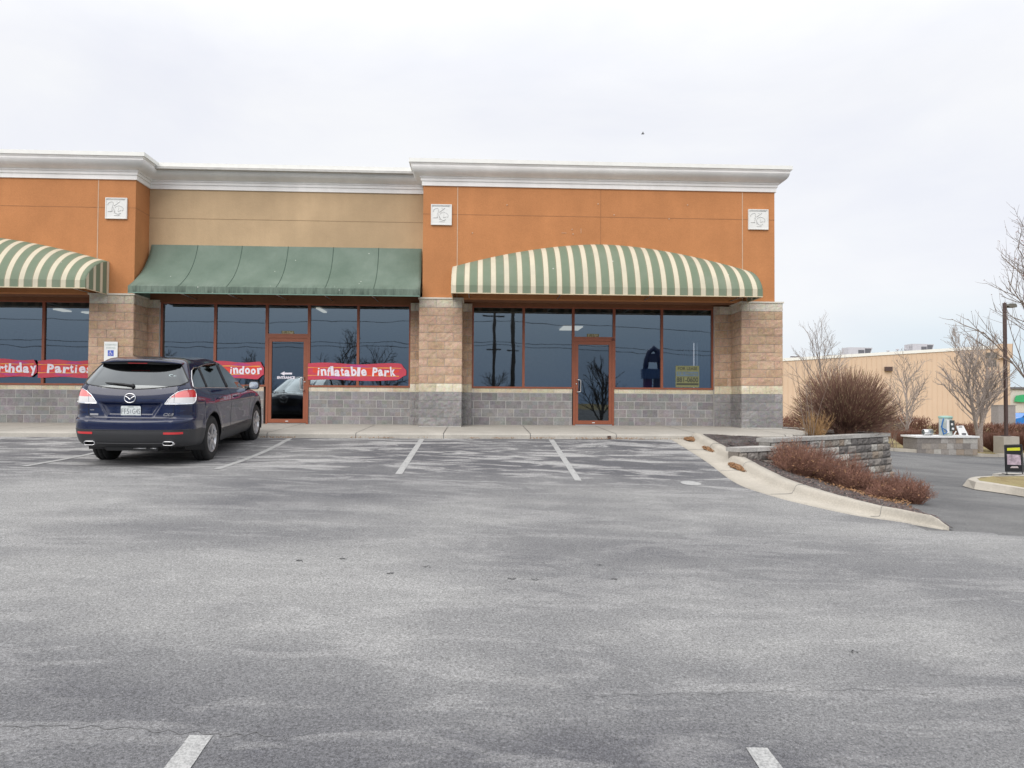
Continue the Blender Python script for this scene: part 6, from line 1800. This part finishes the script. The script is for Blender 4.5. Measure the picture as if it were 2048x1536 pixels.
for i, (x, y, H_, sd_, lv, wd) in enumerate(((-11.8, -47, 6.6, 31, 3, 1.2), (-8.6, -48, 5.8, 32, 3, 1.25), (-31, -54, 6, 33, 3, 1), (-22, -55, 5.4, 34, 3, 1), (1.2, -48, 4.2, 35, 3, 1), (10.9, -46, 5.2, 36, 3, .8), (30, -50, 5, 38, 3, 1))):
    tree('street_tree', (x, y, z_ground(x, y)), H_, 'bare tree across the street behind the camera', trunk=.16, spread=.62, kids=(15, 7, 4), levels=lv, seed=sd_, twr=.018, mat='wood_pole', group='bare trees across the street behind the camera', clear=.15, width=wd)
random.seed(4)

# ================================================================== world, sun, view
def world():
    w = bpy.data.worlds.new('World'); bpy.context.scene.world = w; w.use_nodes = True
    t = w.node_tree; t.nodes.clear(); N = t.nodes.new; L = t.links.new
    out = N('ShaderNodeOutputWorld'); bg = N('ShaderNodeBackground'); bg.inputs[1].default_value = .1; L(bg.outputs[0], out.inputs[0])
    sky = N('ShaderNodeTexSky'); sky.sky_type = 'NISHITA'; sky.sun_disc = False; sky.sun_elevation = SUN_EL; sky.sun_rotation = SUN_ROT
    sky.dust_density = 3
    tc = N('ShaderNodeTexCoord'); sx = N('ShaderNodeSeparateXYZ'); L(tc.outputs['Generated'], sx.inputs[0])
    def mr(src, a, b, c, d, typ='SMOOTHSTEP'):
        n = N('ShaderNodeMapRange'); n.interpolation_type = typ; L(src, n.inputs[0])
        for i, v in zip((1, 2, 3, 4), (a, b, c, d)): n.inputs[i].default_value = v
        return n.outputs[0]
    def mix(f, a, b, typ='MIX'):
        n = N('ShaderNodeMix'); n.data_type = 'RGBA'; n.blend_type = typ
        for inp, v in ((n.inputs[0], f), (n.inputs[6], a), (n.inputs[7], b)):
            if isinstance(v, float): inp.default_value = v
            elif isinstance(v, tuple): inp.default_value = (*v, 1)
            else: L(v, inp)
        return n.outputs[2]
    mp = N('ShaderNodeMapping'); mp.inputs['Scale'].default_value = (1, 1, 2.6); L(tc.outputs['Generated'], mp.inputs[0])
    no = N('ShaderNodeTexNoise'); no.inputs['Scale'].default_value = 2.0; no.inputs['Detail'].default_value = 7; no.inputs['Roughness'].default_value = .55; no.inputs['Distortion'].default_value = .4; L(mp.outputs[0], no.inputs[0])
    cl = mr(no.outputs['Fac'], .25, .70, 0, 1)
    up_ = mr(sx.outputs['Z'], .34, .80, 0, 1)
    low = mix(cl, (9.1, 9.25, 10.0), (10.3, 10.35, 10.5)); high = mix(cl, (15.5, 15.8, 16.5), (20.0, 20.0, 20.0))
    c = mix(up_, low, high)
    back = mr(sx.outputs['Y'], .15, -.75, 0, 1); blo = mr(sx.outputs['Z'], .22, .08, 0, 1)
    m = N('ShaderNodeMath'); m.operation = 'MULTIPLY'; L(back, m.inputs[0]); L(blo, m.inputs[1])
    grad = mix(mr(sx.outputs['Z'], .0, .15, 0, 1), (3.2, 4.6, 7.0), (6.0, 7.4, 9.2))
    grad = mix(mr(no.outputs['Fac'], .4, .7, 0, .35), grad, (6.2, 7.0, 8.0))
    c = mix(m.outputs[0], c, grad)
    # thin patch of open sky low on the right
    gap = mr(no.outputs['Fac'], .50, .38, 0, .55); gz = mr(sx.outputs['Z'], .16, .04, 0, 1); gx = mr(sx.outputs['X'], .3, .55, 0, 1)
    m2 = N('ShaderNodeMath'); m2.operation = 'MULTIPLY'; L(gz, m2.inputs[0]); L(gx, m2.inputs[1])
    c = mix(m2.outputs[0], c, (7.8, 8.9, 9.7))
    f = mix(.90, sky.outputs[0], c)
    L(f, bg.inputs[0])
SUN_EL, SUN_AZ = math.radians(38), math.radians(205)   # azimuth from +Y clockwise: sun stands behind the camera, to its left
SUN_ROT = SUN_AZ
world()
sl = bpy.data.lights.new('sun', 'SUN'); sl.energy = 1.75; sl.angle = math.radians(48); sl.color = (1, .965, .91)
so = bpy.data.objects.new('sun', sl); C.objects.link(so)
sd = Vector((math.sin(SUN_AZ)*math.cos(SUN_EL), math.cos(SUN_AZ)*math.cos(SUN_EL), math.sin(SUN_EL)))
so.rotation_euler = (-sd).to_track_quat('-Z', 'Y').to_euler()
sc = bpy.context.scene
sc.view_settings.view_transform = 'Standard'; sc.view_settings.look = 'None'; sc.view_settings.exposure = 0; sc.view_settings.gamma = 1
sc.cycles.transparent_max_bounces = 16
